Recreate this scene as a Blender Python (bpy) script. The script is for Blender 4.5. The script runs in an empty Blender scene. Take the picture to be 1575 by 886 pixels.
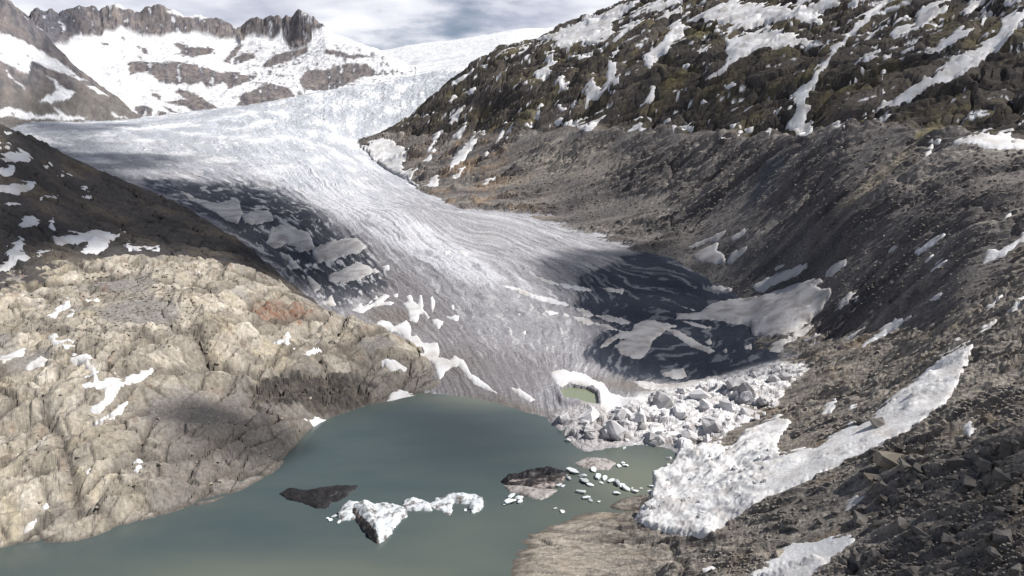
import bpy, bmesh, math, random, time
import numpy as np
T0 = time.time()
sc = bpy.context.scene
COL = sc.collection
R = math.radians

# ------------------------------------------------------------------ camera
HC = 190.0                      # metres above the lake
PITCH = R(12.0)
FPX, CU, CV = 1125.0, 787.5, 443.0
cam_d = bpy.data.cameras.new('camera')
cam_d.sensor_width = 36.0
cam_d.lens = 36.0 * FPX / 1575.0
cam_d.clip_start, cam_d.clip_end = 1.0, 40000.0
cam = bpy.data.objects.new('camera', cam_d)
cam.location = (0, 0, HC)
cam.rotation_euler = (R(90) - PITCH, 0, 0)
COL.objects.link(cam)
sc.camera = cam

# ------------------------------------------------------------------ sky and sun
SUN_AZ, SUN_EL = R(93.0), R(50.0)      # azimuth from +Y (view direction) towards +X
SUN = np.array([math.sin(SUN_AZ) * math.cos(SUN_EL), math.cos(SUN_AZ) * math.cos(SUN_EL), math.sin(SUN_EL)])
w = bpy.data.worlds.new('World')
sc.world = w
w.use_nodes = True
nt = w.node_tree
nt.nodes.clear()
def wn(t, **k):
    n = nt.nodes.new(t)
    for a, b in k.items(): setattr(n, a, b)
    return n
out = wn('ShaderNodeOutputWorld')
bg = wn('ShaderNodeBackground')
bg.inputs[1].default_value = 0.05
sky = wn('ShaderNodeTexSky', sky_type='NISHITA', sun_disc=False, sun_elevation=SUN_EL, sun_rotation=SUN_AZ, altitude=2300.0)
geo = wn('ShaderNodeTexCoord')
L = nt.links.new
sep = wn('ShaderNodeSeparateXYZ')
L(geo.outputs['Generated'], sep.inputs[0])
def mth(op, a_, b_=None):
    n_ = wn('ShaderNodeMath', operation=op)
    for i_, q_ in enumerate((a_, b_)):
        if q_ is None: continue
        if isinstance(q_, (int, float)): n_.inputs[i_].default_value = q_
        else: L(q_, n_.inputs[i_])
    return n_.outputs[0]
zc = mth('ADD', mth('MAXIMUM', sep.outputs[2], 0.0), 0.16)
cmb = wn('ShaderNodeCombineXYZ')                      # a cloud deck seen in perspective
L(mth('DIVIDE', sep.outputs[0], zc), cmb.inputs[0]); L(mth('DIVIDE', sep.outputs[1], zc), cmb.inputs[1])
cn = wn('ShaderNodeTexNoise')
cn.inputs['Scale'].default_value = 0.85
cn.inputs['Detail'].default_value = 10.0
cn.inputs['Roughness'].default_value = 0.56
ramp = wn('ShaderNodeMapRange')
ramp.inputs[1].default_value = 0.44; ramp.inputs[2].default_value = 0.56
cn2 = wn('ShaderNodeTexNoise')
cn2.inputs['Scale'].default_value = 1.7
cn2.inputs['Detail'].default_value = 9.0
ramp2 = wn('ShaderNodeValToRGB')
ramp2.color_ramp.elements[0].position = 0.38
ramp2.color_ramp.elements[1].position = 0.62
ramp2.color_ramp.elements[0].color = (9.0, 9.5, 11.4, 1)
ramp2.color_ramp.elements[1].color = (17.5, 17.6, 18.4, 1)
mixc = wn('ShaderNodeMix', data_type='RGBA')
L(cmb.outputs[0], cn.inputs['Vector'])
L(cmb.outputs[0], cn2.inputs['Vector'])
cover = mth('ADD', cn.outputs['Fac'], mth('MULTIPLY', mth('SUBTRACT', 0.42, zc), 0.62))   # gaps close up towards the horizon
L(cover, ramp.inputs[0])
L(cn2.outputs['Fac'], ramp2.inputs[0])
L(ramp.outputs[0], mixc.inputs[0])
L(sky.outputs[0], mixc.inputs[6])
L(ramp2.outputs[0], mixc.inputs[7])
L(mixc.outputs[2], bg.inputs[0])
L(bg.outputs[0], out.inputs[0])

sun_d = bpy.data.lights.new('sun', 'SUN')
sun_d.energy = 5.0
sun_d.angle = R(0.53)
sun_d.color = (1.0, 0.965, 0.92)
sun_o = bpy.data.objects.new('sun', sun_d)
from mathutils import Vector
sun_o.rotation_euler = Vector(-SUN).to_track_quat('-Z', 'Y').to_euler()
COL.objects.link(sun_o)

vs = sc.view_settings
vs.view_transform = 'Standard'
vs.look = 'None'
vs.exposure = 0.3
vs.gamma = 1.0
vs.use_curve_mapping = False
sc.render.engine = 'CYCLES'
cy = sc.cycles
cy.max_bounces = 4
cy.diffuse_bounces = 2
cy.glossy_bounces = 2
cy.transparent_max_bounces = 8
cy.transmission_bounces = 2
cy.volume_bounces = 0
cy.use_denoising = True
cy.caustics_reflective = False
cy.caustics_refractive = False

# ------------------------------------------------------------------ picture <-> place
SP, CP = math.sin(PITCH), math.cos(PITCH)
def ray(u, v):
    """azimuth and slope (rise per horizontal metre) of the sight line through a photo pixel"""
    dx = (np.asarray(u, float) - CU) / FPX
    dy = (CV - np.asarray(v, float)) / FPX
    y = CP + dy * SP
    z = -SP + dy * CP
    return np.arctan2(dx, y), z / np.hypot(dx, y)
def at(u, v, r=None, z=None):
    a, t = ray(u, v)
    if r is None: r = (z - HC) / t
    return np.array([r * math.sin(a), r * math.cos(a), HC + t * r])
def project(x, y, z):
    zz = z - HC
    d = y * CP - zz * SP
    d = np.where(d < 1, 1, d)
    return CU + FPX * x / d, CV - FPX * (y * SP + zz * CP) / d

# ------------------------------------------------------------------ noise
f32 = np.float32
_rng = np.random.default_rng(7)
_ang = _rng.random(256) * 2 * np.pi
_GX, _GY = np.cos(_ang).astype(f32), np.sin(_ang).astype(f32)
def _h(ix, iy, s):
    h = ix.astype(np.uint32) * np.uint32(374761393) + iy.astype(np.uint32) * np.uint32(668265263) + np.uint32((s * 974634777 + 12345) & 0xffffffff)
    h ^= h >> np.uint32(13)
    h *= np.uint32(1274126177)
    h ^= h >> np.uint32(16)
    return h
def perlin(x, y, s=0):
    x = np.asarray(x, f32); y = np.asarray(y, f32)
    fx, fy = np.floor(x), np.floor(y)
    ix, iy = fx.astype(np.int32), fy.astype(np.int32)
    x = x - fx; y = y - fy
    u = x * x * x * (x * (x * 6 - 15) + 10); v = y * y * y * (y * (y * 6 - 15) + 10)
    def g(a, b):
        k = _h(ix + a, iy + b, s) & np.uint32(255)
        return _GX[k] * (x - a) + _GY[k] * (y - b)
    a = g(0, 0); a = a + u * (g(1, 0) - a)
    b = g(0, 1); b = b + u * (g(1, 1) - b)
    return (a + v * (b - a)) * f32(1.5)
def fbm(x, y, o=4, s=0, gain=.5, ridged=False):
    t = 0; a = 1.0; n = 0
    for i in range(o):
        p = perlin(x, y, s + i * 17)
        if ridged: p = 1 - 2 * np.abs(p)
        t = t + a * p; n += a
        a *= gain
        x = x * 2.03 + 11.3; y = y * 2.03 - 7.1
    return t / n
def worley(x, y, s=0):
    """nearest and second distance, three random values of the nearest cell, offset from its centre"""
    x = np.asarray(x, f32); y = np.asarray(y, f32)
    fx, fy = np.floor(x).astype(np.int32), np.floor(y).astype(np.int32)
    d1 = np.full(x.shape, 9, f32); d2 = d1.copy(); hid = np.zeros(x.shape, np.uint32); ox = np.zeros(x.shape, f32); oy = ox.copy()
    for a in (-1, 0, 1):
        for b in (-1, 0, 1):
            h = _h(fx + a, fy + b, s)
            cx = fx + a + .1 + .8 * (h & np.uint32(1023)).astype(f32) / 1023
            cy_ = fy + b + .1 + .8 * ((h >> np.uint32(10)) & np.uint32(1023)).astype(f32) / 1023
            dx, dy = x - cx, y - cy_
            d = np.sqrt(dx * dx + dy * dy).astype(f32)
            near = d < d1
            d2 = np.where(near, d1, np.minimum(d2, d))
            d1 = np.where(near, d, d1)
            hid = np.where(near, h, hid); ox = np.where(near, dx, ox); oy = np.where(near, dy, oy)
    h2 = _h(hid.astype(np.int32), (hid >> np.uint32(7)).astype(np.int32), s + 5)
    r1 = (h2 & np.uint32(1023)).astype(f32) / 1023
    r2 = ((h2 >> np.uint32(10)) & np.uint32(1023)).astype(f32) / 1023
    r3 = ((h2 >> np.uint32(20)) & np.uint32(1023)).astype(f32) / 1023
    return d1, d2, r1, r2, r3, ox, oy
def sstep(a, b, x):
    t = np.clip((x - a) / (b - a), 0, 1)
    return t * t * (3 - 2 * t)
def poly_sd(px, py, poly):
    """signed distance to a polygon, positive inside"""
    P = np.asarray(poly, float)
    d = np.full(px.shape, 1e9); ins = np.zeros(px.shape, bool)
    n = len(P)
    for i in range(n):
        x0, y0 = P[i]; x1, y1 = P[(i + 1) % n]
        ex, ey = x1 - x0, y1 - y0
        q = np.clip(((px - x0) * ex + (py - y0) * ey) / (ex * ex + ey * ey + 1e-9), 0, 1)
        d = np.minimum(d, np.hypot(px - x0 - q * ex, py - y0 - q * ey))
        if y0 != y1:
            c = ((y0 > py) != (y1 > py)) & (px < ex * (py - y0) / ey + x0)
            ins ^= c
    return np.where(ins, d, -d)
def blur(a, ky, kx):
    def box(a, k, ax):
        if k < 1: return a
        p = [(0, 0), (0, 0)]; p[ax] = (k + 1, k)
        c = np.cumsum(np.pad(a, p, mode='edge'), axis=ax, dtype=np.float64)
        n = a.shape[ax]
        hi = np.take(c, np.arange(2 * k + 1, 2 * k + 1 + n), axis=ax); lo = np.take(c, np.arange(0, n), axis=ax)
        return (hi - lo) / (2 * k + 1)
    for _ in range(2):
        a = box(box(a, ky, 0), kx, 1)
    return a

# ------------------------------------------------------------------ materials
def mat_nodes(name):
    m = bpy.data.materials.new(name)
    m.use_nodes = True
    n = m.node_tree
    return m, n, n.nodes['Principled BSDF']
def terrain_material(name, rough, nscale, contrast, bump, bump_scale, spec=0.1, stretch=(1, 1, 1)):
    """mineral colour of the ground from the mesh, broken up by fine procedural grain and relief"""
    m, n, b = mat_nodes(name)
    at_ = n.nodes.new('ShaderNodeAttribute'); at_.attribute_name = 'mineral'
    tc = n.nodes.new('ShaderNodeTexCoord')
    mp = n.nodes.new('ShaderNodeMapping'); mp.inputs['Scale'].default_value = stretch
    no = n.nodes.new('ShaderNodeTexNoise'); no.inputs['Scale'].default_value = nscale
    no.inputs['Detail'].default_value = 6; no.inputs['Roughness'].default_value = .65
    mr = n.nodes.new('ShaderNodeMapRange')
    mr.inputs[1].default_value = .3; mr.inputs[2].default_value = .7
    mr.inputs[3].default_value = 1 - contrast; mr.inputs[4].default_value = 1 + contrast
    mx = n.nodes.new('ShaderNodeVectorMath'); mx.operation = 'SCALE'
    k = n.links.new
    k(tc.outputs['Object'], mp.inputs[0]); k(mp.outputs[0], no.inputs['Vector'])
    k(no.outputs['Fac'], mr.inputs[0]); k(at_.outputs['Color'], mx.inputs[0]); k(mr.outputs[0], mx.inputs['Scale'])
    k(mx.outputs[0], b.inputs['Base Color'])
    n2 = n.nodes.new('ShaderNodeTexNoise'); n2.inputs['Scale'].default_value = bump_scale; n2.inputs['Detail'].default_value = 5
    k(mp.outputs[0], n2.inputs['Vector'])
    bu = n.nodes.new('ShaderNodeBump'); bu.inputs['Strength'].default_value = 1.0; bu.inputs['Distance'].default_value = bump
    k(n2.outputs['Fac'], bu.inputs['Height']); k(bu.outputs[0], b.inputs['Normal'])
    b.inputs['Roughness'].default_value = rough
    b.inputs['Specular IOR Level'].default_value = spec
    return m
M_ROCK = terrain_material('granite', .9, .5, .3, .22, 1.1)
M_SLOPE = terrain_material('moraine_rock', .95, .5, .4, .3, 1.0, stretch=(.4, 1, 1))
M_FAR = terrain_material('far_rock', .95, .03, .22, 4.0, .05)
M_ICE = terrain_material('glacier_ice', .8, .35, .2, .3, .6, spec=.12)
def snow_material(name, col, dirt, scale, bump, bscale=.5):
    m, n, b = mat_nodes(name)
    tc = n.nodes.new('ShaderNodeTexCoord')
    no = n.nodes.new('ShaderNodeTexNoise'); no.inputs['Scale'].default_value = scale; no.inputs['Detail'].default_value = 7
    rp = n.nodes.new('ShaderNodeValToRGB')
    rp.color_ramp.elements[0].position = .32; rp.color_ramp.elements[0].color = (*dirt, 1)
    rp.color_ramp.elements[1].position = .58; rp.color_ramp.elements[1].color = (*col, 1)
    n2 = n.nodes.new('ShaderNodeTexNoise'); n2.inputs['Scale'].default_value = bscale; n2.inputs['Detail'].default_value = 4
    bu = n.nodes.new('ShaderNodeBump'); bu.inputs['Distance'].default_value = bump
    k = n.links.new
    k(tc.outputs['Object'], no.inputs['Vector']); k(tc.outputs['Object'], n2.inputs['Vector'])
    k(no.outputs['Fac'], rp.inputs[0]); k(rp.outputs[0], b.inputs['Base Color'])
    k(n2.outputs['Fac'], bu.inputs['Height']); k(bu.outputs[0], b.inputs['Normal'])
    b.inputs['Roughness'].default_value = .65
    b.inputs['Specular IOR Level'].default_value = .2
    return m
M_SNOW = snow_material('old_snow', (.68, .68, .69), (.50, .475, .45), .05, .35)
M_SNOWR = snow_material('avalanche_snow', (.76, .755, .75), (.55, .52, .50), .10, .4, .5)
M_SNOWD = snow_material('dusty_snow', (.58, .56, .545), (.34, .31, .295), .07, .4)
M_SNOWF = snow_material('far_snow', (.80, .81, .83), (.70, .71, .74), .004, 3.0, .02)

# ------------------------------------------------------------------ mesh helpers
def mesh_obj(name, verts, faces, mat, parent=None, smooth=True):
    me = bpy.data.meshes.new(name)
    nv, nf = len(verts), len(faces)
    me.vertices.add(nv); me.vertices.foreach_set('co', np.asarray(verts, f32).ravel())
    k = faces.shape[1]
    me.loops.add(nf * k); me.loops.foreach_set('vertex_index', np.asarray(faces, np.int32).ravel())
    me.polygons.add(nf)
    me.polygons.foreach_set('loop_start', np.arange(0, nf * k, k, dtype=np.int32))
    me.polygons.foreach_set('loop_total', np.full(nf, k, np.int32))
    me.polygons.foreach_set('use_smooth', np.full(nf, smooth, bool))
    me.update(calc_edges=True)
    me.validate()
    if mat: me.materials.append(mat)
    o = bpy.data.objects.new(name, me)
    COL.objects.link(o)
    if parent: o.parent = parent
    return o
def colour(o, rgb):
    a = o.data.color_attributes.new('mineral', 'FLOAT_COLOR', 'POINT')
    c = np.ones((len(rgb), 4), f32); c[:, :3] = rgb
    a.data.foreach_set('color', c.ravel())
def tag(o, label=None, cat=None, group=None, kind=None):
    for k_, v_ in (('label', label), ('category', cat), ('group', group), ('kind', kind)):
        if v_: o[k_] = v_
    return o

# ------------------------------------------------------------------ the land: one height field z(azimuth, range), built as lofted surfaces
NC = 1080
AZ = np.linspace(R(-43), R(43), NC)
_seg = [(150, 1250, 720), (1250, 2700, 280), (2700, 4700, 250), (4700, 7600, 30)]
RR = np.concatenate([np.exp(np.linspace(math.log(a), math.log(b), n, endpoint=False)) for a, b, n in _seg])
NR = len(RR)
LR = np.log(RR)
A2, R2 = np.meshgrid(AZ, RR)
X = (R2 * np.sin(A2)); Y = (R2 * np.cos(A2))
def loft(lines, ky, kx, front=.6, back=.5, edge=1.2, crest_sharp=False):
    """lines run across the view from near to far; a point is (u, v, range) or (u, v, height) when the number is below 150"""
    ra, za = [], []
    amin, amax = 9, -9
    for ln in lines:
        a = []; r = []
        for u, v, q in ln:
            az, t = ray(u, v)
            rr = q if q >= 150 else (q - HC) / t
            a.append(float(az)); r.append((float(rr), HC + float(t) * rr))
        o = np.argsort(a); a = np.array(a)[o]; r = np.array(r)[o]
        amin = min(amin, a[0]); amax = max(amax, a[-1])
        ra.append(np.interp(AZ, a, r[:, 0])); za.append(np.interp(AZ, a, (r[:, 1] - HC) / r[:, 0]))
    ra = np.maximum.accumulate(np.array(ra) + np.arange(len(lines))[:, None] * .5, axis=0)
    ta = np.array(za)
    Z = np.empty((NR, NC))
    first, last = ra[0], ra[-1]
    T = np.broadcast_to(ta[0], (NR, NC)).copy()
    for i in range(len(lines) - 1):
        a, b = ra[i][None, :], ra[i + 1][None, :]
        q = np.clip((R2 - a) / np.maximum(b - a, .5), 0, 1)
        T = np.where(R2 >= a, ta[i] + q * (ta[i + 1] - ta[i]), T)
    Z = HC + T * np.clip(R2, first, last)
    Z -= np.clip(first - R2, 0, None) * front
    Z -= np.clip(R2 - last, 0, None) * back
    Z -= np.clip(np.maximum(amin - A2, A2 - amax), 0, None) * R2 * edge
    return blur(Z, ky, kx) if ky or kx else Z

L1 = [
 [(-150,862,0),(0,842,0),(60,832,0),(110,834,0),(160,822,0),(200,803,0),(250,790,0),(300,775,0),(340,766,0),(380,750,0),(410,732,0),(435,712,0),(447,695,0),(470,668,0),(480,655,0),(500,645,0),(530,632,0),(560,622,0),(600,612,0),(640,606,0),(690,606,0)],
 [(-150,760,20),(0,740,20),(150,715,22),(250,700,20),(330,690,18),(400,670,14),(440,650,12),(480,630,9),(520,615,8),(560,600,9),(600,590,8),(640,590,4),(690,602,1)],
 [(-150,620,48),(0,610,48),(150,600,46),(250,590,42),(350,580,34),(430,575,26),(500,575,20),(560,560,18),(620,565,12),(650,575,7),(690,597,2)],
 [(-150,500,72),(0,500,72),(150,490,72),(250,480,70),(350,480,62),(430,495,50),(500,510,38),(560,525,30),(620,540,20),(655,560,10),(690,595,2.5)],
 [(-150,420,92),(0,414,92),(100,398,92),(200,390,92),(300,390,90),(350,399,86),(420,422,72),(480,450,58),(520,474,48),(570,496,38),(620,511,28),(650,531,18),(670,556,10),(690,592,3)],
]
L2 = [
 [(-150,430,620),(0,425,620),(200,400,680),(350,410,680),(480,460,680)],
 [(-150,300,760),(0,300,760),(150,330,800),(250,350,800),(350,375,760),(420,415,720),(480,452,700),(500,480,690)],
 [(-150,120,950),(0,176,950),(40,193,960),(100,225,1000),(150,249,1000),(200,271,990),(250,296,970),(300,319,940),(350,347,880),(400,382,800),(440,415,750),(470,437,720),(500,470,700)],
]
G = [
 [(600,606,0),(690,608,0),(740,615,0),(790,631,0),(830,643,0),(852,652,0),(866,668,0),(874,684,0),(900,700,0),(940,689,0),(985,685,0),(1030,690,0),(1060,700,1),(1200,690,8)],
 [(560,562,6),(640,574,4.5),(700,588,4.5),(760,598,4.5),(820,606,4.5),(860,610,4.5),(920,622,4.5),(1000,625,6),(1080,620,9),(1150,606,12),(1250,590,16)],
 [(480,500,12),(560,520,8),(640,530,10),(740,540,12),(840,540,12),(950,545,9),(1050,550,8),(1150,555,9),(1200,545,12),(1280,540,25)],
 [(400,430,25),(500,450,18),(600,460,18),(740,470,22),(850,470,20),(950,460,16),(1050,460,14),(1130,465,14),(1200,460,20),(1280,445,40)],
 [(300,360,60),(450,400,33),(560,400,38),(700,400,45),(800,400,42),(900,400,36),(1000,405,30),(1060,397,33),(1110,408,30),(1180,400,50)],
 [(200,300,1250),(350,335,1090),(450,330,1080),(620,325,1000),(700,330,1080),(820,345,1120),(900,360,1060),(1000,388,960)],
 [(150,250,1600),(250,262,1500),(400,262,1480),(500,262,1450),(600,278,1500),(640,294,1470),(700,320,1240)],
 [(30,190,2300),(150,205,2100),(300,208,2050),(420,210,2000),(500,215,2050),(560,237,2070),(600,264,1980)],
 [(30,187,2600),(130,189,2600),(230,187,2600),(300,180,2600),(400,175,2600),(500,178,2550),(560,190,2500),(620,200,2500)],
 [(30,186,2750),(130,188,2750),(230,180,2850),(300,172,2900),(400,160,2950),(480,150,3000),(560,148,3000),(640,140,3000),(690,135,2900)],
 [(30,190,2900),(130,190,2900),(230,178,2950),(300,170,3000),(400,158,3050),(480,141,3220),(560,129,3320),(640,114,3420),(700,100,3500),(760,98,3500)],
]
U = [
 [(450,152,3100),(640,114,3450),(760,95,3500)],
 [(500,120,4200),(560,112,4200),(620,100,4200),(680,85,4300),(780,62,4400)],
 [(540,72,6000),(570,68,6000),(600,68,6100),(612,62,6150),(640,57,6200),(700,54,6200),(760,46,6300),(800,38,6400),(840,36,6400),(880,30,6350),(920,12,6300),(980,-12,6200),(1100,-40,6200)],
]
_sk = [(-150,-40),(0,-8),(45,28),(47,20),(53,15),(62,15),(70,15),(80,10),(90,18),(97,13),(110,10),(123,6),(137,6),(147,6),(152,15),(160,10),(167,5),(177,5),(182,6),(200,13),(213,16),(222,8),(233,6),(242,3),(253,6),(263,11),(283,21),(300,21),(320,25),(328,24),(340,23),(350,31),(365,43),(370,41),(377,31),(387,26),(395,24),(405,28),(413,21),(430,19),(433,25),(440,19),(448,25),(458,11),(470,18),(480,23),(490,33),(500,41),(510,51),(525,55),(560,70),(600,80),(640,100)]
MR = [
 [(-150,190,2500),(0,178,2500),(60,186,2600),(130,190,2740),(220,187,2830),(300,173,2920),(400,161,2980),(480,142,3220),(560,129,3320),(630,113,3440)],
 [(-150,110,2700),(0,110,2750),(60,120,2850),(110,150,2950),(160,160,3000),(220,165,3050),(300,150,3150),(400,130,3300),(480,118,3420),(540,104,3500),(600,90,3600),(630,107,3600)],
 [(-150,50,3000),(0,52,3050),(50,70,3200),(100,95,3450),(150,110,3500),(220,99,3550),(300,95,3600),(350,110,3650),(400,112,3700),(450,95,3750),(500,73,3750),(540,68,3750),(580,75,3750),(630,102,3700)],
 [(-150,20,3200),(0,30,3200),(60,50,3400),(105,68,3700),(150,76,4000),(220,80,4000),(300,85,4000),(360,90,4000),(400,80,4000),(450,72,3950),(500,58,3900),(550,67,3900),(630,105,3800)],
 [(-150,0,3900),(60,40,4050),(115,58,4150),(160,53,4250),(220,52,4300),(300,54,4300),(360,62,4300),(400,56,4250),(440,72,4150),(480,58,4050),(510,54,3980),(560,70,3980),(640,105,3900)],
 [(u, v, 4420 if u < 360 else 4420 - (u - 360) * 2.2) for u, v in _sk],
]
ML = [
 [(-150,195,2400),(0,180,2480),(60,186,2600),(100,189,2680),(200,188,2750)],
 [(-150,130,2600),(0,130,2620),(60,145,2680),(120,160,2720),(180,175,2740),(212,184,2760)],
 [(-150,50,2800),(0,55,2850),(60,90,2900),(120,125,2880),(180,158,2840),(214,181,2780)],
 [(-150,-70,3000),(0,-12,3000),(15,0,3000),(30,15,3000),(43,28,3000),(60,40,3030),(80,60,3060),(100,80,3060),(110,97,3050),(140,118,3000),(170,140,2940),(200,162,2880),(216,180,2800)],
]
RS = [
 [(540,242,2150),(560,238,2090),(600,268,1850),(640,296,1480),(700,321,1240),(760,330,1190),(820,340,1140),(900,360,1070),(980,384,978),(1060,395,942),(1100,408,895),(1150,440,815),(1200,445,780),(1300,400,740),(1400,350,720),(1500,310,690),(1575,290,690),(1800,260,700)],
 [(540,222,2200),(600,232,2080),(640,250,1850),(700,275,1550),(760,290,1420),(830,305,1300),(900,325,1180),(980,345,1080),(1060,350,1020),(1150,380,880),(1200,370,850),(1300,320,810),(1400,290,790),(1500,270,770),(1575,262,770),(1800,250,770)],
 [(540,217,2250),(600,205,2200),(700,215,1900),(800,205,1650),(900,200,1480),(1000,203,1330),(1100,207,1200),(1220,213,1050),(1300,202,980),(1400,197,930),(1490,214,860),(1575,228,830),(1800,228,800)],
 [(540,216,2260),(600,203,2215),(700,211,1930),(800,200,1690),(900,194,1530),(1000,197,1380),(1100,200,1250),(1220,206,1100),(1300,194,1030),(1400,189,980),(1490,206,910),(1575,220,880),(1800,220,850)],
 [(560,214,2300),(620,180,2250),(700,165,2100),(800,130,1850),(900,120,1690),(1000,125,1540),(1100,120,1420),(1200,130,1270),(1300,120,1190),(1400,110,1130),(1500,120,1060),(1575,130,1010),(1800,140,980)],
 [(570,209,2310),(640,164,2290),(700,125,2250),(800,85,2100),(900,60,1950),(1000,50,1800),(1100,50,1670),(1200,55,1530),(1300,50,1440),(1400,45,1370),(1575,40,1260),(1800,40,1190)],
 [(556,218,2320),(580,206,2340),(615,185,2350),(648,156,2350),(675,135,2340),(712,101,2320),(758,70,2300),(785,63,2290),(812,56,2280),(850,42,2250),(882,28,2220),(925,10,2180),(968,-4,2150),(1030,-30,2100),(1100,-60,2000),(1300,-130,1900),(1575,-180,1800),(1800,-200,1700)],
]
SN = [
 [(775,900,-.5),(900,980,5),(1000,1000,10),(1200,1000,30),(1400,1000,48),(1700,1000,70),(1800,1000,76)],
 [(774,886,0),(850,880,4),(1000,886,10),(1200,886,28),(1400,886,50),(1575,886,70),(1800,886,84)],
 [(776,850,0),(800,832,0.2),(880,815,3),(980,800,6),(1100,780,18),(1250,740,38),(1400,720,58),(1575,700,78),(1800,690,94)],
 [(830,808,-1),(880,788,0),(930,782,0.3),(980,775,0.5),(1060,745,6),(1150,706,16),(1250,680,32),(1350,640,50),(1480,560,73),(1575,520,88),(1800,490,108)],
 [(900,765,-3),(1000,732,-1),(1040,702,0.5),(1100,670,5),(1180,640,12),(1260,590,25),(1380,520,48),(1480,470,78),(1575,420,105),(1800,380,128)],
 [(950,690,-4),(1040,640,-3),(1100,600,2),(1190,560,9),(1230,530,15),(1300,470,38),(1400,420,75),(1500,360,105),(1575,330,130),(1800,290,148)],
 [(950,600,-5),(1040,550,-4),(1110,500,0),(1140,465,8),(1165,450,795),(1200,450,770),(1300,405,735),(1400,355,715),(1500,315,688),(1575,295,688),(1800,265,698)],
]
B = {}
B['hill'] = loft(L1, 10, 8, front=.45, back=.6)
B['knoll'] = loft(L2, 9, 8, front=.5, back=.6)
B['glacier'] = loft(G, 9, 9, front=.25, back=.2, edge=.8)
B['snowfield'] = loft(U, 4, 6, front=.3, back=.3)
B['mountain'] = loft(MR, 2, 0, front=.5, back=1.2)
B['ridge'] = loft(ML, 4, 4, front=.5, back=.9)
B['slope'] = loft(RS, 5, 6, front=.4, back=.5)
B['shore'] = loft(SN, 8, 8, front=.3, back=.7, edge=1.0)
print('loft', time.time() - T0)

# ------------------------------------------------------------------ relief on each surface
Xf, Yf = X.astype(f32), Y.astype(f32)
DET = {}
def window(name, margin=25):
    other = np.max([B[n] for n in B if n != name], axis=0)
    return (B[name] > np.maximum(other, -8) - margin)
MASK = {n: window(n) for n in B}
def rock_blocks(x, y, sx, sy, ang, s, amp, tilt, crack, cw, wob=.25, hard=0.0):
    c, d = math.cos(ang), math.sin(ang)
    a, b = (x * c + y * d) / sx, (-x * d + y * c) / sy
    a = a + wob * perlin(a * .7, b * .7, s + 1) * 2; b = b + wob * perlin(a * .7 + 9, b * .7, s + 2) * 2
    d1, d2, r1, r2, r3, ox, oy = worley(a, b, s)
    e = d2 - d1
    k = np.exp(-(e / cw) ** 2)
    z = ((r1 - .5) * amp + (ox * (r2 - .5) + oy * (r3 - .5)) * tilt) * (1 - (1 - hard) * np.exp(-(e / (cw * 1.6)) ** 2))
    return z - crack * k, k, r1, r2
def ledges(x, y, z, sx, sy, ang, s, period, amp, turn=.9, th0=1.2):
    """fractured slabs: every block carries its own set of parallel ledges with sharp scarps"""
    c, d = math.cos(ang), math.sin(ang)
    a, b = (x * c + y * d) / sx, (-x * d + y * c) / sy
    a = a + .16 * perlin(a * .8, b * .8, s + 1); b = b + .16 * perlin(a * .8 + 9, b * .8, s + 2)
    d1, d2, r1, r2, r3, ox, oy = worley(a, b, s)
    th = th0 + (r2 - .5) * turn * 2
    q = ((x * np.cos(th) + y * np.sin(th)) + .35 * z) / period + r1 * 7 + .2 * fbm(x / (period * 2.2), y / (period * 2.2), 2, s + 3)
    fr = q - np.floor(q)
    A = amp * (.25 + 1.1 * r3)
    h = A * (np.where(fr < .8, fr / .8, (1 - fr) / .2) - .5)
    k = np.exp(-((d2 - d1) / .085) ** 2)
    h = h + (r1 - .5) * amp * .9 - k * amp * .8
    sc_ = np.exp(-(((fr - .94) / .07) ** 2)) * (.3 + .7 * r3)
    return h, np.clip(np.maximum(k * .8, sc_), 0, 1), r1, r3
def facets(x, y, sx, sy, ang, s, warp=.35):
    """continuous surface of plane facets with sharp creases, -1 to 1"""
    c, d = math.cos(ang), math.sin(ang)
    a, b = (x * c + y * d) / sx, (-x * d + y * c) / sy
    a, b = a + warp * perlin(a * .9, b * .9, s + 1) * 1.6, b + warp * perlin(a * .9 + 7, b * .9, s + 2) * 1.6
    fa, fb = np.floor(a), np.floor(b)
    ia, ib = fa.astype(np.int32), fb.astype(np.int32)
    p, q = a - fa, b - fb
    def rv(i, j): return (_h(ia + i, ib + j, s) & np.uint32(4095)).astype(f32) / 2047.5 - 1
    h00, h10, h01, h11 = rv(0, 0), rv(1, 0), rv(0, 1), rv(1, 1)
    return np.where(p + q < 1, h00 + (h10 - h00) * p + (h01 - h00) * q, h11 + (h01 - h11) * (1 - p) + (h10 - h11) * (1 - q))
SURF = {}
TONE = {}          # per-surface random fields reused for colouring
U_, V_ = {}, {}
def fields(n):
    m = MASK[n]
    return m, Xf[m], Yf[m], B[n][m].astype(f32), R2[m].astype(f32)

# near hill of bare granite
m, x, y, z, r = fields('hill')
u0, v0 = project(x, y, z)
d = fbm(x / 70, y / 70, 3, 3) * 5.0
wx, wy = x + 5 * fbm(x / 55, y / 55, 2, 21), y + 5 * fbm(x / 55, y / 55, 2, 31)
b1, k1, c1, _ = ledges(wx, wy, z, 60, 34, .9, 41, 17, 3.4, th0=2.2)
f1 = facets(wx, wy, 24, 13, .9, 441) * 5.0
f2 = facets(wx, wy, 9, 5, 1.3, 443) * 2.1 + facets(wx, wy, 4, 2.6, .4, 445) * .7
b2, k2, c2, _ = ledges(wx, wy, z, 22, 13, 1.1, 51, 7.0, 2.0, th0=2.0)
b3, k3, c3, _ = ledges(wx, wy, z, 9, 5, .7, 61, 3.6, .5, th0=1.4)
dm = worley(x / 38 + .5 * perlin(x / 50, y / 50, 400), y / 30 + .5 * perlin(x / 50, y / 50, 401), 402)
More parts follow.
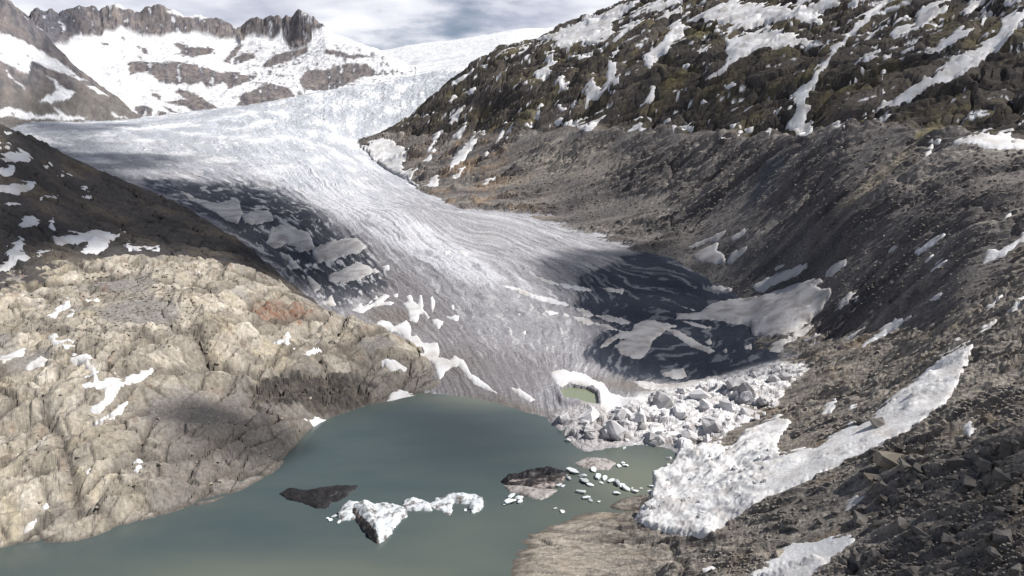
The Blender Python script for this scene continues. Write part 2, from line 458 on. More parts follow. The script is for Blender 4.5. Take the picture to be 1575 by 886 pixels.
dome = np.clip(1 - 1.6 * dm[0] ** 2, -.4, 1) * (dm[2] > .35)
lay = fbm((wx * .5 + wy * .86) / 2.3 + z / 6, (wx * .86 - wy * .5) / 26, 3, 71, ridged=True)
deb = sstep(.05, .4, fbm(x / 45, y / 45, 4, 77) + .55 * np.exp(-(((u0 - 215) / 70) ** 2 + ((v0 - 465) / 45) ** 2)) + .6 * np.exp(-(((u0 - 290) / 70) ** 2 + ((v0 - 640) / 28) ** 2)) - .12)
rough = (1 - .75 * deb)
top = sstep(-1, 5, z)
d = d + (1.0 * dome + f1 + f2) * rough * top
d = d + (b1 * (.4 + .6 * rough) + b2 * .7 * rough + b3 * rough * (c1 > .4) + .3 * lay * rough * (c1 < .5) + .2 * fbm(x / 2.2, y / 2.2, 2, 91)) * (.3 + .7 * top)
crag = np.exp(-(((u0 - 478) / 95) ** 2 + ((v0 - 606 - (u0 - 478) * .05) / 30) ** 2) ** 2)
d = d + crag * (5 * fbm(wx / 10, wy / 7, 4, 95, ridged=True) - 1)
SURF['hill'] = z + d
crk = np.clip(k1 * .9 + k2 * .8 + k3 * .2 * (c1 > .4), 0, 1) * (1 - .7 * deb)
n1 = fbm(x / 30, y / 30, 4, 101); n2 = fbm(x / 6, y / 6, 4, 111)
tan = np.array([.33, .295, .24]); grey = np.array([.215, .202, .193]); pale = np.array([.43, .40, .35]); yel = np.array([.33, .285, .20]); rust = np.array([.19, .105, .07]); dark = np.array([.11, .10, .09])
def mix(a, b, t): return a + (b - a) * np.clip(t, 0, 1)[..., None]
c = np.broadcast_to(tan, (len(x), 3))
c = mix(c, pale, sstep(.1, .6, n2 + .5 * (c2 - .5)) * .8)
c = mix(c, yel, sstep(.1, .5, n1 + .4 * (c1 - .5)) * .6)
c = mix(c, np.array([.33, .30, .26]), sstep(.35, .8, c3 + .3 * n2) * .5)
c = c * (1 + .45 * (c2 - .5) + .3 * (c1 - .5) + .12 * facets(wx, wy, 6, 3.4, 1.0, 447))[:, None]
c = mix(c, grey, deb * .9)
c = mix(c, pale, deb * sstep(.35, .6, fbm(x / 3, y / 3, 2, 115)) * .7)
rs = np.exp(-(((u0 - 435) / 52) ** 2 + ((v0 - 478 + (u0 - 435) * -.12) / 19) ** 2) * 1.2)
c = mix(c, rust, sstep(.2, .55, rs + .4 * n2) * (.6 + .5 * sstep(-.2, .3, fbm(x / 5, y / 5, 3, 413))))
c = mix(c, rust, sstep(.3, .6, fbm(x / 14, y / 14, 3, 121)) * .45)
rg = sstep(150, 300, u0) * sstep(570, 620, v0 + .12 * (u0 - 300))            # shade of the lake-facing flank mixed into the granite colour
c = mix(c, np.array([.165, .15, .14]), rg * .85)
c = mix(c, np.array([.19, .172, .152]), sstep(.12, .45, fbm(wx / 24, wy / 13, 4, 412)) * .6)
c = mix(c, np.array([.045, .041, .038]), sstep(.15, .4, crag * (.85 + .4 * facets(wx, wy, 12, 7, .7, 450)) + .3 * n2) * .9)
c = mix(c, np.array([.12, .105, .09]), np.clip(crk * 1.15, 0, 1) * .85)  # joints and scarp edges drawn darker
c = mix(c, np.array([.10, .09, .08]), sstep(1.6, .4, SURF['hill']) * .8)      # wet rock at the waterline
TONE['hill'] = c
# dark knoll behind it
m, x, y, z, r = fields('knoll')
wx, wy = x + 12 * fbm(x / 60, y / 60, 3, 22), y + 12 * fbm(x / 60, y / 60, 3, 32)
b1, k1, c1, _ = ledges(wx, wy, z, 90, 50, .5, 42, 24, 6, th0=2.4)
b2, k2, c2, _ = ledges(wx, wy, z, 34, 18, .4, 52, 9, 2.6, th0=2.2)
gul = fbm((x * .6 + y * .8) / 90, (-x * .8 + y * .6) / 7, 3, 43)
SURF['knoll'] = z + 7 * fbm(x / 120, y / 120, 4, 4) + b1 * .6 + b2 * .9 + gul * 1.8 + fbm(x / 4, y / 4, 2, 44) * .6 - 3
n1 = fbm(x / 50, y / 50, 4, 102); n2 = fbm(x / 9, y / 9, 4, 112)
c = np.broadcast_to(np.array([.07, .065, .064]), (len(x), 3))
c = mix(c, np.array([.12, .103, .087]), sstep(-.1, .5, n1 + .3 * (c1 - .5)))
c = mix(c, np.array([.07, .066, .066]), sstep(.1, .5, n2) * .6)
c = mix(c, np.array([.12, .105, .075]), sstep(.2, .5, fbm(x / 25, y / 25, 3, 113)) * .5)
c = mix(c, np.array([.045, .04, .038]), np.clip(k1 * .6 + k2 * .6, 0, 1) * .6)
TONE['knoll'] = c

# right-hand valley side
m, x, y, z, r = fields('slope')
u0, v0 = project(x, y, z)
trim = np.interp(u0, [540, 600, 700, 800, 900, 1000, 1100, 1220, 1300, 1400, 1490, 1575, 1800], [217, 205, 213, 203, 197, 200, 204, 210, 198, 193, 210, 224, 224])
up = sstep(-5, 9, trim - v0 + 9 * fbm(x / 45, y / 45, 3, 409))                                  # old ground above the trimline
wx, wy = x + 30 * fbm(x / 150, y / 150, 3, 23), y + 30 * fbm(x / 150, y / 150, 3, 33)
b1, k1, c1, _ = ledges(wx, wy, z, 260, 120, -.35, 43, 62, 17, turn=.5, th0=1.9)
b2, k2, c2, _ = ledges(wx, wy, z, 90, 40, -.3, 53, 22, 6, turn=.6, th0=1.8)
b3, k3, c3, _ = ledges(wx, wy, z, 34, 16, -.3, 63, 8, 2.2, turn=.6, th0=1.8)
cr = fbm(x / 220, y / 160, 4, 5) * 26 + fbm(wx / 110, wy / 40, 4, 6, ridged=True) * 9
gw = y + .18 * x + 16 * fbm(x / 140, y / 140, 3, 407)
g1 = fbm(x / 120, gw / 22, 4, 7, ridged=True); g2 = fbm(x / 60, gw / 8, 3, 8); g3 = fbm(x / 26, gw / 3.2, 2, 9)
stp = sstep(-.15, .25, fbm(x / 150, y / 90, 4, 10) - .25 * np.exp(-(((u0 - 930) / 70) ** 2 + ((v0 - 310) / 30) ** 2)) + .25 * 1.6 * np.exp(-(((u0 - 1070) / 110) ** 2 + ((v0 - 260) / 50) ** 2)) + .2 * sstep(1200, 1400, u0))   # ribs of bedrock in the scree
scr = fbm(x / 6, y / 6, 3, 11)
far_k = np.clip(r / 1200, .6, 1.6)
f1, kf1, cf1, _ = rock_blocks(x, gw, 110, 26, 0, 446, 7, 17, 3, .05, wob=.12, hard=1)
f2, kf2, cf2, _ = rock_blocks(x, gw, 40, 10, 0, 447, 2.4, 6, 1.2, .07, wob=.12, hard=1)
f1 = facets(x, gw, 80, 22, 0, 448) * 8 + facets(x, gw, 28, 8, .1, 449) * 2.6
lowd = f1 * (.25 + .75 * stp) + g1 * 9 * (.08 + stp) + g2 * 3.0 * (.3 + stp) + g3 * 1.1 * (.4 + stp) + scr * .9 + (b2 * .8 + b3 * .9) * stp
SURF['slope'] = z + up * (cr * .8 + b1 * .9 + b2 + b3 + g2 * 1.2 - 6) + (1 - up) * lowd * far_k
n1 = fbm(x / 70, y / 70, 4, 103); n2 = fbm(x / 11, y / 11, 4, 113); n3 = fbm(x / 70, gw / 14, 4, 114)
c = np.broadcast_to(np.array([.17, .157, .148]), (len(x), 3))
c = mix(c, np.array([.225, .207, .193]), sstep(.0, .5, n1 + .3 * n2))
rk = mix(np.broadcast_to(np.array([.14, .127, .12]), (len(x), 3)), np.array([.26, .235, .21]), sstep(.1, .5, n3 + .4 * n2))
rk = mix(rk, np.array([.065, .058, .056]), sstep(.05, .45, -n3 + .4 * n2) * .8)
c = mix(c, np.array([.105, .097, .094]), sstep(.15, .45, fbm(x / 40, gw / 7, 4, 410)) * .6)
c = mix(c, np.array([.27, .25, .225]), sstep(.3, .5, fbm(x / 7, y / 7, 3, 411)) * .5)
c = c + (rk - c) * (stp * .9)[:, None]
n4 = fbm(x / 190, gw / 48, 3, 416)
c = mix(c, np.array([.275, .252, .228]), sstep(.08, .4, n4 + .25 * n2) * .75)
c = mix(c, np.array([.085, .079, .08]), sstep(.05, .4, -n4 + .25 * n2 + .3 * (cf1 - .5)) * .75)
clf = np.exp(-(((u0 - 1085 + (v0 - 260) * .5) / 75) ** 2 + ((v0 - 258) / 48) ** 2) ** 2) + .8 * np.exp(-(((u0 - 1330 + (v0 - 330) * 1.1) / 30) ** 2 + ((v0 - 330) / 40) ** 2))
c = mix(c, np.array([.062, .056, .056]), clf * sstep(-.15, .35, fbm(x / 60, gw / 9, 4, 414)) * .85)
c = mix(c, np.array([.25, .185, .13]), sstep(-.1, .35, n1 + .4 * n2) * np.exp(-((u0 - 730) / 90) ** 2) * .8)
c = mix(c, np.array([.29, .26, .225]), sstep(.25, .7, np.exp(-(((u0 - 880) / 80) ** 2 + ((v0 - 250) / 30) ** 2)) + .4 * n2) * .75)
c = mix(c, np.array([.31, .27, .21]), sstep(.35, .7, np.exp(-(((u0 - 1360 + (v0 - 270) * 1.15) / 16) ** 2 + ((v0 - 275) / 60) ** 2)) + .4 * n3) * .9)
c = mix(c, np.array([.22, .19, .09]), sstep(.3, .7, np.exp(-(((u0 - 1470 + (v0 - 175) * 1.2) / 32) ** 2 + ((v0 - 170) / 50) ** 2)) + .4 * n2) * .8)
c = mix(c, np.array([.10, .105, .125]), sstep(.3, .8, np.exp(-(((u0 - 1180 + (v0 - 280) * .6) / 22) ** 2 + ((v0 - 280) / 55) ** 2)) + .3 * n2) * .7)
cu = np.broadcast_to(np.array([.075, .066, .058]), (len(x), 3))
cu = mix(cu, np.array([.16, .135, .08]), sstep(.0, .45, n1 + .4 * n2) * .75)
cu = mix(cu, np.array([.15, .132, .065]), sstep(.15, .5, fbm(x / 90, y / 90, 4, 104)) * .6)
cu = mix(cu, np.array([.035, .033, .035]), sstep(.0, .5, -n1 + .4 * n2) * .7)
cu = mix(cu, np.array([.15, .13, .115]), sstep(.55, .9, c2) * .5)
cu = mix(cu, np.array([.025, .024, .026]), np.clip(k2 * .6 + k3 * .5, 0, 1) * .6)
cu = mix(cu, np.array([.76, .76, .78]), sstep(.34, .39, fbm(x / 70, gw / 9, 5, 405, gain=.6) + .12 * sstep(120, 20, v0)))
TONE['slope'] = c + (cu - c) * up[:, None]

# near shore and scree on the right
m, x, y, z, r = fields('shore')
u0, v0 = project(x, y, z)
gw = y + .25 * x + 7 * fbm(x / 45, y / 45, 3, 408)
wx, wy = x + 6 * fbm(x / 35, y / 35, 3, 24), y + 6 * fbm(x / 35, y / 35, 3, 34)
b1, k1, c1, _ = ledges(wx, wy, z, 50, 22, -.25, 44, 11, 3.4, turn=.35, th0=1.85)
b2, k2, c2, _ = ledges(wx, wy, z, 18, 9, -.3, 54, 4.2, 1.5, turn=.45, th0=1.8)
b3, k3, c3, _ = rock_blocks(wx, wy, 2.6, 1.7, .4, 64, .8, 1.1, .5, .2, hard=.6)
_, kf1, cf1, _ = rock_blocks(x, gw, 34, 8, 0, 444, 2.6, 6.5, 1.0, .05, wob=.1, hard=1)
f1 = facets(x, gw, 26, 7, 0, 444) * 2.6
f2 = facets(x, gw, 9, 3, .1, 446) * .9
cf2 = f2 * .5 + .5; kf2 = kf1
g1 = fbm(x / 48, gw / 9, 4, 12, ridged=True); g2 = fbm(x / 16, gw / 2.2, 3, 13, ridged=True)
stp = sstep(-.2, .3, fbm(x / 50, y / 50, 3, 14) + .5 * sstep(1250, 1500, u0) * sstep(420, 650, v0) + .35 * sstep(600, 480, v0))
grv = sstep(.1, .35, fbm(x / 28, y / 28, 3, 415))             # gravelly hollows between the slabs
spit = sstep(1010, 900, u0) * sstep(760, 790, v0)
SURF['shore'] = z + (g1 * 4.2 * (.3 + stp) + g2 * .3 * (.2 + stp) * (1 - .7 * spit) + (f1 + f2) * (.4 + .6 * stp) * (1 - .5 * grv) + b1 * .7 * stp + b2 * .4 * stp + b3 * (.02 + .4 * grv) + .4 * fbm(x / 1.6, y / 1.6, 2, 92)) * (1 - .6 * spit) * sstep(-2, 6, z + 2)
n1 = fbm(x / 30, y / 30, 4, 105); n2 = fbm(x / 4, y / 4, 4, 115); n3 = fbm(x / 34, gw / 6, 4, 116)
c = np.broadcast_to(np.array([.245, .22, .193]), (len(x), 3))
c = mix(c, np.array([.36, .325, .28]), sstep(-.05, .5, n3 + .3 * n2))
c = mix(c, np.array([.13, .115, .102]), sstep(.05, .5, -n3 + .5 * n2) * .7)
c = mix(c, np.array([.30, .22, .13]), sstep(.1, .5, n1) * .5)
c = mix(c, np.array([.33, .29, .24]), spit * .7)
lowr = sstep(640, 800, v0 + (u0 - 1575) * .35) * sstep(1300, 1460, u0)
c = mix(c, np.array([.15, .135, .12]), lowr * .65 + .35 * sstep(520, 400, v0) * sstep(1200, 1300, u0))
c = mix(c, np.array([.31, .28, .245]), sstep(.55, .95, cf1 * .6 + cf2 * .5) * .6)
c = mix(c, np.array([.15, .135, .125]), sstep(.45, .1, cf1 * .6 + cf2 * .5) * .6)
c = mix(c, np.array([.07, .062, .055]), np.clip(kf1 * .7 + kf2 * .5 + k1 * .4 * stp + k2 * .3 + k3 * .3 * grv + .5 * sstep(.0, -.5, g1), 0, 1) * .6)
c = mix(c, np.array([.09, .08, .07]), sstep(1.2, .2, SURF['shore']) * .8)
TONE['shore'] = c

# far ranges
for nm, s_ in (('mountain', 6), ('ridge', 7)):
    m, x, y, z, r = fields(nm)
    u0, v0 = project(x, y, z)
    arc = A2[m].astype(f32) * 3600
    zz = z * 1.0
    wall = fbm(arc / 70, zz / 170, 4, 130 + s_, ridged=True) * 30 + fbm(arc / 24, zz / 60, 4, 135 + s_, ridged=True) * 10 + fbm(arc / 26, zz / 80, 3, 140 + s_) * 9
    soft = fbm(arc / 130, r / 130, 5, 150 + s_) * 14 + fbm(arc / 45, r / 45, 3, 160 + s_, ridged=True) * 6
    if nm == 'mountain':
        base_v = np.interp(u0, [103, 113, 123, 140, 157, 163, 177, 187, 197, 220, 243, 253, 267, 280, 297, 323, 337, 353, 363, 370, 377, 393, 403, 420, 433, 440, 450, 470, 480, 473, 483, 500, 510, 640],
                                   [70, 58, 55, 57, 58, 50, 50, 43, 47, 57, 58, 58, 50, 55, 50, 55, 62, 63, 60, 70, 60, 53, 60, 62, 50, 67, 80, 72, 63, 57, 48, 47, 52, 0])
        iswall = sstep(-3, 3, base_v - v0)
        SURF[nm] = z + iswall * wall * .55 + (1 - iswall) * soft
    else:
        iswall = sstep(-6, 6, np.interp(u0, [-150, 0, 20, 50, 77, 103, 110, 140], [60, 52, 55, 72, 80, 97, 97, 60]) - v0)
        SURF[nm] = z + iswall * wall * .4 + (1 - iswall) * (soft * .8 + fbm(arc / 140, z / 300, 4, 170, ridged=True) * 8)
    TONE[nm] = (iswall, u0, v0, arc, r, z)
m, x, y, z, r = fields('snowfield')
SURF['snowfield'] = z + fbm(x / 500, y / 500, 4, 15) * 14 + 16 * sstep(.2, .5, fbm(x / 300, y / 300, 2, 16)) * fbm(x / 60, y / 90, 3, 17)

# glacier: flow-line coordinate w from traced flow lines
FL = [(0, [(60,196),(200,262),(330,330),(440,400),(500,470),(560,520),(640,580)]), (.25, [(300,190),(380,250),(450,310),(540,380),(620,470),(690,540),(725,600)]),
      (.5, [(430,185),(480,250),(560,320),(680,400),(760,480),(800,540),(830,600)]), (.72, [(500,185),(540,260),(620,310),(760,372),(880,440),(900,520),(890,580)]),
      (.88, [(540,210),(600,285),(720,335),(880,390),(1020,440),(1080,510),(980,570)]), (1.0, [(560,235),(640,292),(820,338),(980,380),(1100,405),(1190,500),(1120,575)])]
fp, fw = [], []
gz = B['glacier']
for wv, ln in FL:
    for u, v in ln:
        a, t = ray(u, v)
        col = min(max(int(round((float(a) - AZ[0]) / (AZ[1] - AZ[0]))), 0), NC - 1)
        tt = (gz[:, col] - HC) / RR
        k = int(np.argmin(np.abs(tt - float(t)) + np.where(RR < 480, 9, 0)))
        fp.append((RR[k] * math.sin(a) / RR[k] * 6, LR[k] * 1.5)); fw.append(wv)
fp = np.array(fp); fw = np.array(fw)
def tps(d2): return .5 * d2 * np.log(d2 + 1e-9)
n = len(fp)
K = np.zeros((n + 3, n + 3)); dd = ((fp[:, None] - fp[None]) ** 2).sum(-1)
K[:n, :n] = tps(dd) + np.eye(n) * .003; K[:n, n] = 1; K[:n, n + 1:] = fp; K[n, :n] = 1; K[n + 1:, :n] = fp.T
sol = np.linalg.solve(K, np.concatenate([fw, np.zeros(3)]))
m, x, y, z, r = fields('glacier')
qx, qy = np.sin(A2[m]) * 6, LR[:, None].repeat(NC, 1)[m] * 1.5
fwv = sol[n] + sol[n + 1] * qx + sol[n + 2] * qy
for i in range(n): fwv = fwv + sol[i] * tps((qx - fp[i, 0]) ** 2 + (qy - fp[i, 1]) ** 2)
fwv = fwv.astype(f32); lr = qy.astype(f32) / 1.5
u0, v0 = project(x, y, z)
fwv = fwv + .016 * fbm(x / 60, y / 60, 3, 170) + .012 * sstep(1100, 700, r) * fbm(x / 16, y / 16, 3, 190)
sk = fbm(fwv * 46, lr * 5, 4, 171); sk2 = fbm(fwv * 130, lr * 13, 3, 172); sk3 = fbm(fwv * 300, lr * 40, 2, 173)
cre = fbm(fwv * 22, lr * 75, 3, 174, ridged=True)                    # transverse crevasses
ifall = sstep(215, 170, v0) * sstep(380, 520, u0) + .5 * sstep(330, 230, v0)
serac = fbm(x / 22, y / 22, 3, 175, ridged=True)
crv = fbm(fwv * 70, lr * 30, 3, 185, ridged=True)
det = (sk * 1.2 + (sk2 * .9 + sk3 * .45) * (.25 + .75 * sstep(600, 1000, r)) + .7 * crv * sstep(.0, .4, fbm(x / 90, y / 90, 3, 186)) + fbm(x / 40, y / 40, 4, 181) * 1.5) * np.clip(r / 900, .5, 1.3) + ifall * (cre * 2.2 + serac * 1.6) * np.clip(r / 2000, .4, 1.4)
# collapsed ice at the snout
RUB = [(842,650),(856,632),(905,622),(950,628),(985,605),(1030,600),(1110,578),(1150,566),(1200,556),(1250,560),(1230,600),(1195,640),(1140,668),(1100,690),(1050,702),(1030,690),(985,686),(940,690),(900,700),(872,684)]
sdr = poly_sd(u0 + 5 * fbm(x / 8, y / 8, 2, 176), v0, RUB)
rub = sstep(-6, 8, sdr)
q1, kq1, cq1, _ = rock_blocks(x, y, 20, 12, -.4, 45, 6, 10, 1.8, .12, hard=.5)
q2, kq2, cq2, _ = rock_blocks(x, y, 7, 4.5, .5, 46, 1.6, 3, .8, .15)
q3 = fbm(x / 6, y / 6, 4, 47, ridged=True)
fin = fbm((x * .85 + y * .5) / 17 + .5 * perlin(x / 20, y / 20, 48), (-.5 * x + .85 * y) / 6.5, 4, 49, ridged=True)
det = det * (1 - rub) + rub * (q1 * .7 * sstep(-3, 16, sdr) + q2 * .5 + fin * (1.0 + 1.4 * sstep(960, 1040, u0)) * sstep(-3, 12, sdr) + q3 * .6 + 1.4)
POND = [(862,597),(880,594),(903,598),(917,606),(920,624),(902,622),(886,615),(868,613)]
sdp = poly_sd(u0, v0 + 0.0, POND)
ZP = 3.6
zg = z + det
zg = np.where(sdp > -14, zg + (ZP + 2.0 + .5 * np.clip(-sdp, 0, 8) * .35 - zg) * sstep(-14, -3, sdp), zg)
zg = np.where(sdp > -1, np.minimum(zg, ZP + .4 - 1.2 * np.clip(sdp + 1, 0, 2)), zg)
SURF['glacier'] = zg
# ice colours: clean, grey, rubble-darkened; dk has basin shade mixed in too
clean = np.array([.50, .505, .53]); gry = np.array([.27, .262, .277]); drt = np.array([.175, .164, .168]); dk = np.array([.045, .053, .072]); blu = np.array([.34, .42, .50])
c = np.broadcast_to(gry, (len(x), 3))
def blob(u, v, a, b, ang=0, p=1.0):
    ca, sa = math.cos(R(ang)), math.sin(R(ang))
    du, dv = u0 - u, v0 - v
    return np.exp(-p * (((du * ca + dv * sa) / a) ** 2 + ((-du * sa + dv * ca) / b) ** 2))
hi = sstep(330, 200, v0 + (u0 - 400) * -.12)
pale = np.clip(.8 * hi + .9 * blob(500, 290, 120, 40, 30) + .85 * blob(640, 365, 120, 26, 24) + .7 * blob(720, 410, 110, 26, 22) + .5 * blob(830, 385, 110, 18, 14) + .35 * blob(880, 360, 120, 14, 12), 0, 1)
c = mix(c, clean, sstep(.2, 1.0, pale + .5 * sk + .45 * sk2 + .2 * fbm(x / 25, y / 25, 4, 182)))
wsp = fbm(fwv * 55 + .6 * fbm(x / 30, y / 30, 3, 191), lr * 16, 5, 192, gain=.6)
c = mix(c, np.array([.46, .452, .468]), sstep(.08, .4, wsp) * (1 - hi) * .7)
c = mix(c, np.array([.135, .132, .145]), sstep(.08, .36, -wsp + .2 * fbm(x / 12, y / 12, 3, 193)) * (1 - hi) * .6)
c = mix(c, np.array([.62, .61, .61]), sstep(.36, .46, fbm(fwv * 80, lr * 14, 4, 194)) * .7)
dirty = np.clip(blob(640, 470, 90, 40, 30) + blob(560, 420, 60, 36, 35) + .8 * blob(780, 570, 110, 40) + blob(700, 580, 90, 30, 20), 0, 1)
c = mix(c, drt, sstep(.25, .8, dirty + .4 * sk2 + .2 * sk3) * .75)
c = mix(c, np.array([.16, .14, .12]), np.clip(blob(800, 628, 70, 12, 14) + blob(960, 592, 70, 12, 6) + blob(700, 560, 40, 30) * .6 + blob(600, 490, 50, 16, 8), 0, 1) * .8)
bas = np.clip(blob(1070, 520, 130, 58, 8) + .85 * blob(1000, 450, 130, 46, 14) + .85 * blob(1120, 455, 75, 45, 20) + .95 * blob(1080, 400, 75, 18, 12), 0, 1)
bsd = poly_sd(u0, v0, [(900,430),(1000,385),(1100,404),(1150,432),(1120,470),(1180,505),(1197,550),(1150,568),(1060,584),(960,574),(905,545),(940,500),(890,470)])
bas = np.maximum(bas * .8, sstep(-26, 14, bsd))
c = mix(c, dk, sstep(.3, .68, bas + .35 * sk + .4 * sk2 + .15 * sk3))  # basin and slope foot: debris-dark ice with their shade painted into the colour
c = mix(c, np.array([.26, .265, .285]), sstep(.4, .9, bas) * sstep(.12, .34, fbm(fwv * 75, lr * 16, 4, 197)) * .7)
c = mix(c, np.array([.045, .05, .06]), sstep(.5, .9, blob(470, 400, 60, 45, 38) + .25 * sk))  # left margin, here and below: dirty ice with blue cloud shade painted in
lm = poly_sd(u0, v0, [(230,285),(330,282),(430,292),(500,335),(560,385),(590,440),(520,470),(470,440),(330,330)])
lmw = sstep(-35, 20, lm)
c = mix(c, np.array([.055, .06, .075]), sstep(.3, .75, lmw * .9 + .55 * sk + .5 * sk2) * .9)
c = mix(c, np.array([.58, .575, .58]), lmw * sstep(.16, .26, fbm(fwv * 60, lr * 24, 5, 195, gain=.6) + .25 * fbm(x / 30, y / 30, 2, 196)))
c = mix(c, blu, hi * sstep(.15, .6, cre * .5 + .4 * serac) * .3)
c = mix(c, np.array([.42, .43, .45]), hi * sstep(.0, .4, fbm(fwv * 30, lr * 14, 5, 178)) * .6)
c = mix(c, np.array([.30, .31, .335]), hi * sstep(.08, .35, fbm(fwv * 40, lr * 40, 4, 183)) * .5 * sstep(195, 240, v0))
bp = fbm(fwv * 9, lr * 11, 4, 187)
c = mix(c, np.array([.33, .345, .38]), hi * sstep(.0, .35, bp) * .75)
c = mix(c, np.array([.70, .70, .715]), hi * sstep(.05, .35, -bp) * .85)
c = mix(c, np.array([.70, .70, .715]), sstep(.18, .4, fbm(fwv * 34, lr * 22, 5, 184, gain=.6)) * hi * .9)
ci = mix(np.broadcast_to(np.array([.44, .425, .425]), (len(x), 3)), np.array([.69, .68, .68]), sstep(.2, .7, .5 * cq1 + .5 * fin + .3 * q3))
ci = mix(ci, np.array([.27, .24, .225]), sstep(.25, .7, fbm(x / 16, y / 16, 3, 179) + .4 * (cq2 - .5)) * .85)
ci = mix(ci, np.array([.19, .165, .15]), np.clip(kq1 * .5 + kq2 * .5, 0, 1) * .6)
ci = mix(ci, np.array([.32, .30, .30]), sstep(1010, 930, u0) * .75)
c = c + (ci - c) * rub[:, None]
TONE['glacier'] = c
GUV = (u0, v0)

# ------------------------------------------------------------------ merge: the highest surface is the ground
NAMES = list(B)
full = np.full((len(NAMES), NR, NC), -400.0)
for i, nm in enumerate(NAMES):
    full[i][MASK[nm]] = SURF[nm]
CLS = full.argmax(0); Z = full.max(0)
PU, PV = project(X, Y, Z)
ALB = np.zeros((NR, NC, 3), f32)
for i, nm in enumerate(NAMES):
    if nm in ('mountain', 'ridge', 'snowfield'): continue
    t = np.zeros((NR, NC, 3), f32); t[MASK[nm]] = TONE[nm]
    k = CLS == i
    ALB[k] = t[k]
del full
print('relief', time.time() - T0)

# ------------------------------------------------------------------ far ranges: snow with rock showing through
def tr(pts, ox, oy, s=3.0): return [(ox + a / s, oy + b / s) for a, b in pts]
FAR_ROCK = [tr(p, 0, 0) for p in [
 [(590,295),(640,285),(740,290),(800,285),(860,290),(960,320),(1010,335),(1110,340),(1090,380),(1000,400),(960,410),(930,390),(880,400),(850,395),(790,390),(760,390),(720,370),(690,340),(640,330),(600,345)],
 [(1200,400),(1250,390),(1330,410),(1380,460),(1300,475),(1220,487),(1150,497),(1090,503),(1110,450),(1150,430)],
 [(1380,375),(1420,330),(1500,325),(1575,300),(1690,300),(1760,340),(1650,370),(1575,400),(1480,420),(1400,420)],
 [(790,420),(830,415),(900,430),(960,470),(1020,510),(960,505),(900,520),(850,490),(750,470),(860,465)],
 [(620,500),(660,495),(705,510),(700,540),(640,548)],[(745,485),(800,510),(830,530),(790,525)],[(725,520),(780,525),(775,540),(730,538)],
 [(1040,380),(1100,350),(1190,345),(1160,380),(1100,400),(1050,415)],[(1210,300),(1280,250),(1350,240),(1420,210),(1420,240),(1340,280),(1260,310),(1220,320)],
 [(1080,270),(1120,245),(1170,250),(1180,270),(1120,290),(1075,300)],[(1020,290),(1060,250),(1090,215),(1120,210),(1080,260),(1040,300)],
 [(1500,240),(1575,245),(1640,260),(1640,275),(1560,262),(1500,252)],[(1620,250),(1680,255),(1690,268),(1630,270)],
 [(800,210),(830,200),(880,220),(960,225),(1000,235),(970,255),(890,265),(810,255),(840,235)],[(650,215),(675,220),(685,255),(660,250)],[(630,210),(645,212),(640,225)],[(630,262),(655,262),(652,275)],
 [(465,203),(500,210),(500,222),(475,215)],[(560,170),(580,175),(575,190)],[(440,400),(500,440),(560,480),(600,495),(560,480),(500,455)],[(700,440),(745,450),(740,462),(705,452)],
]]
ROCKM = np.zeros((NR, NC), f32)
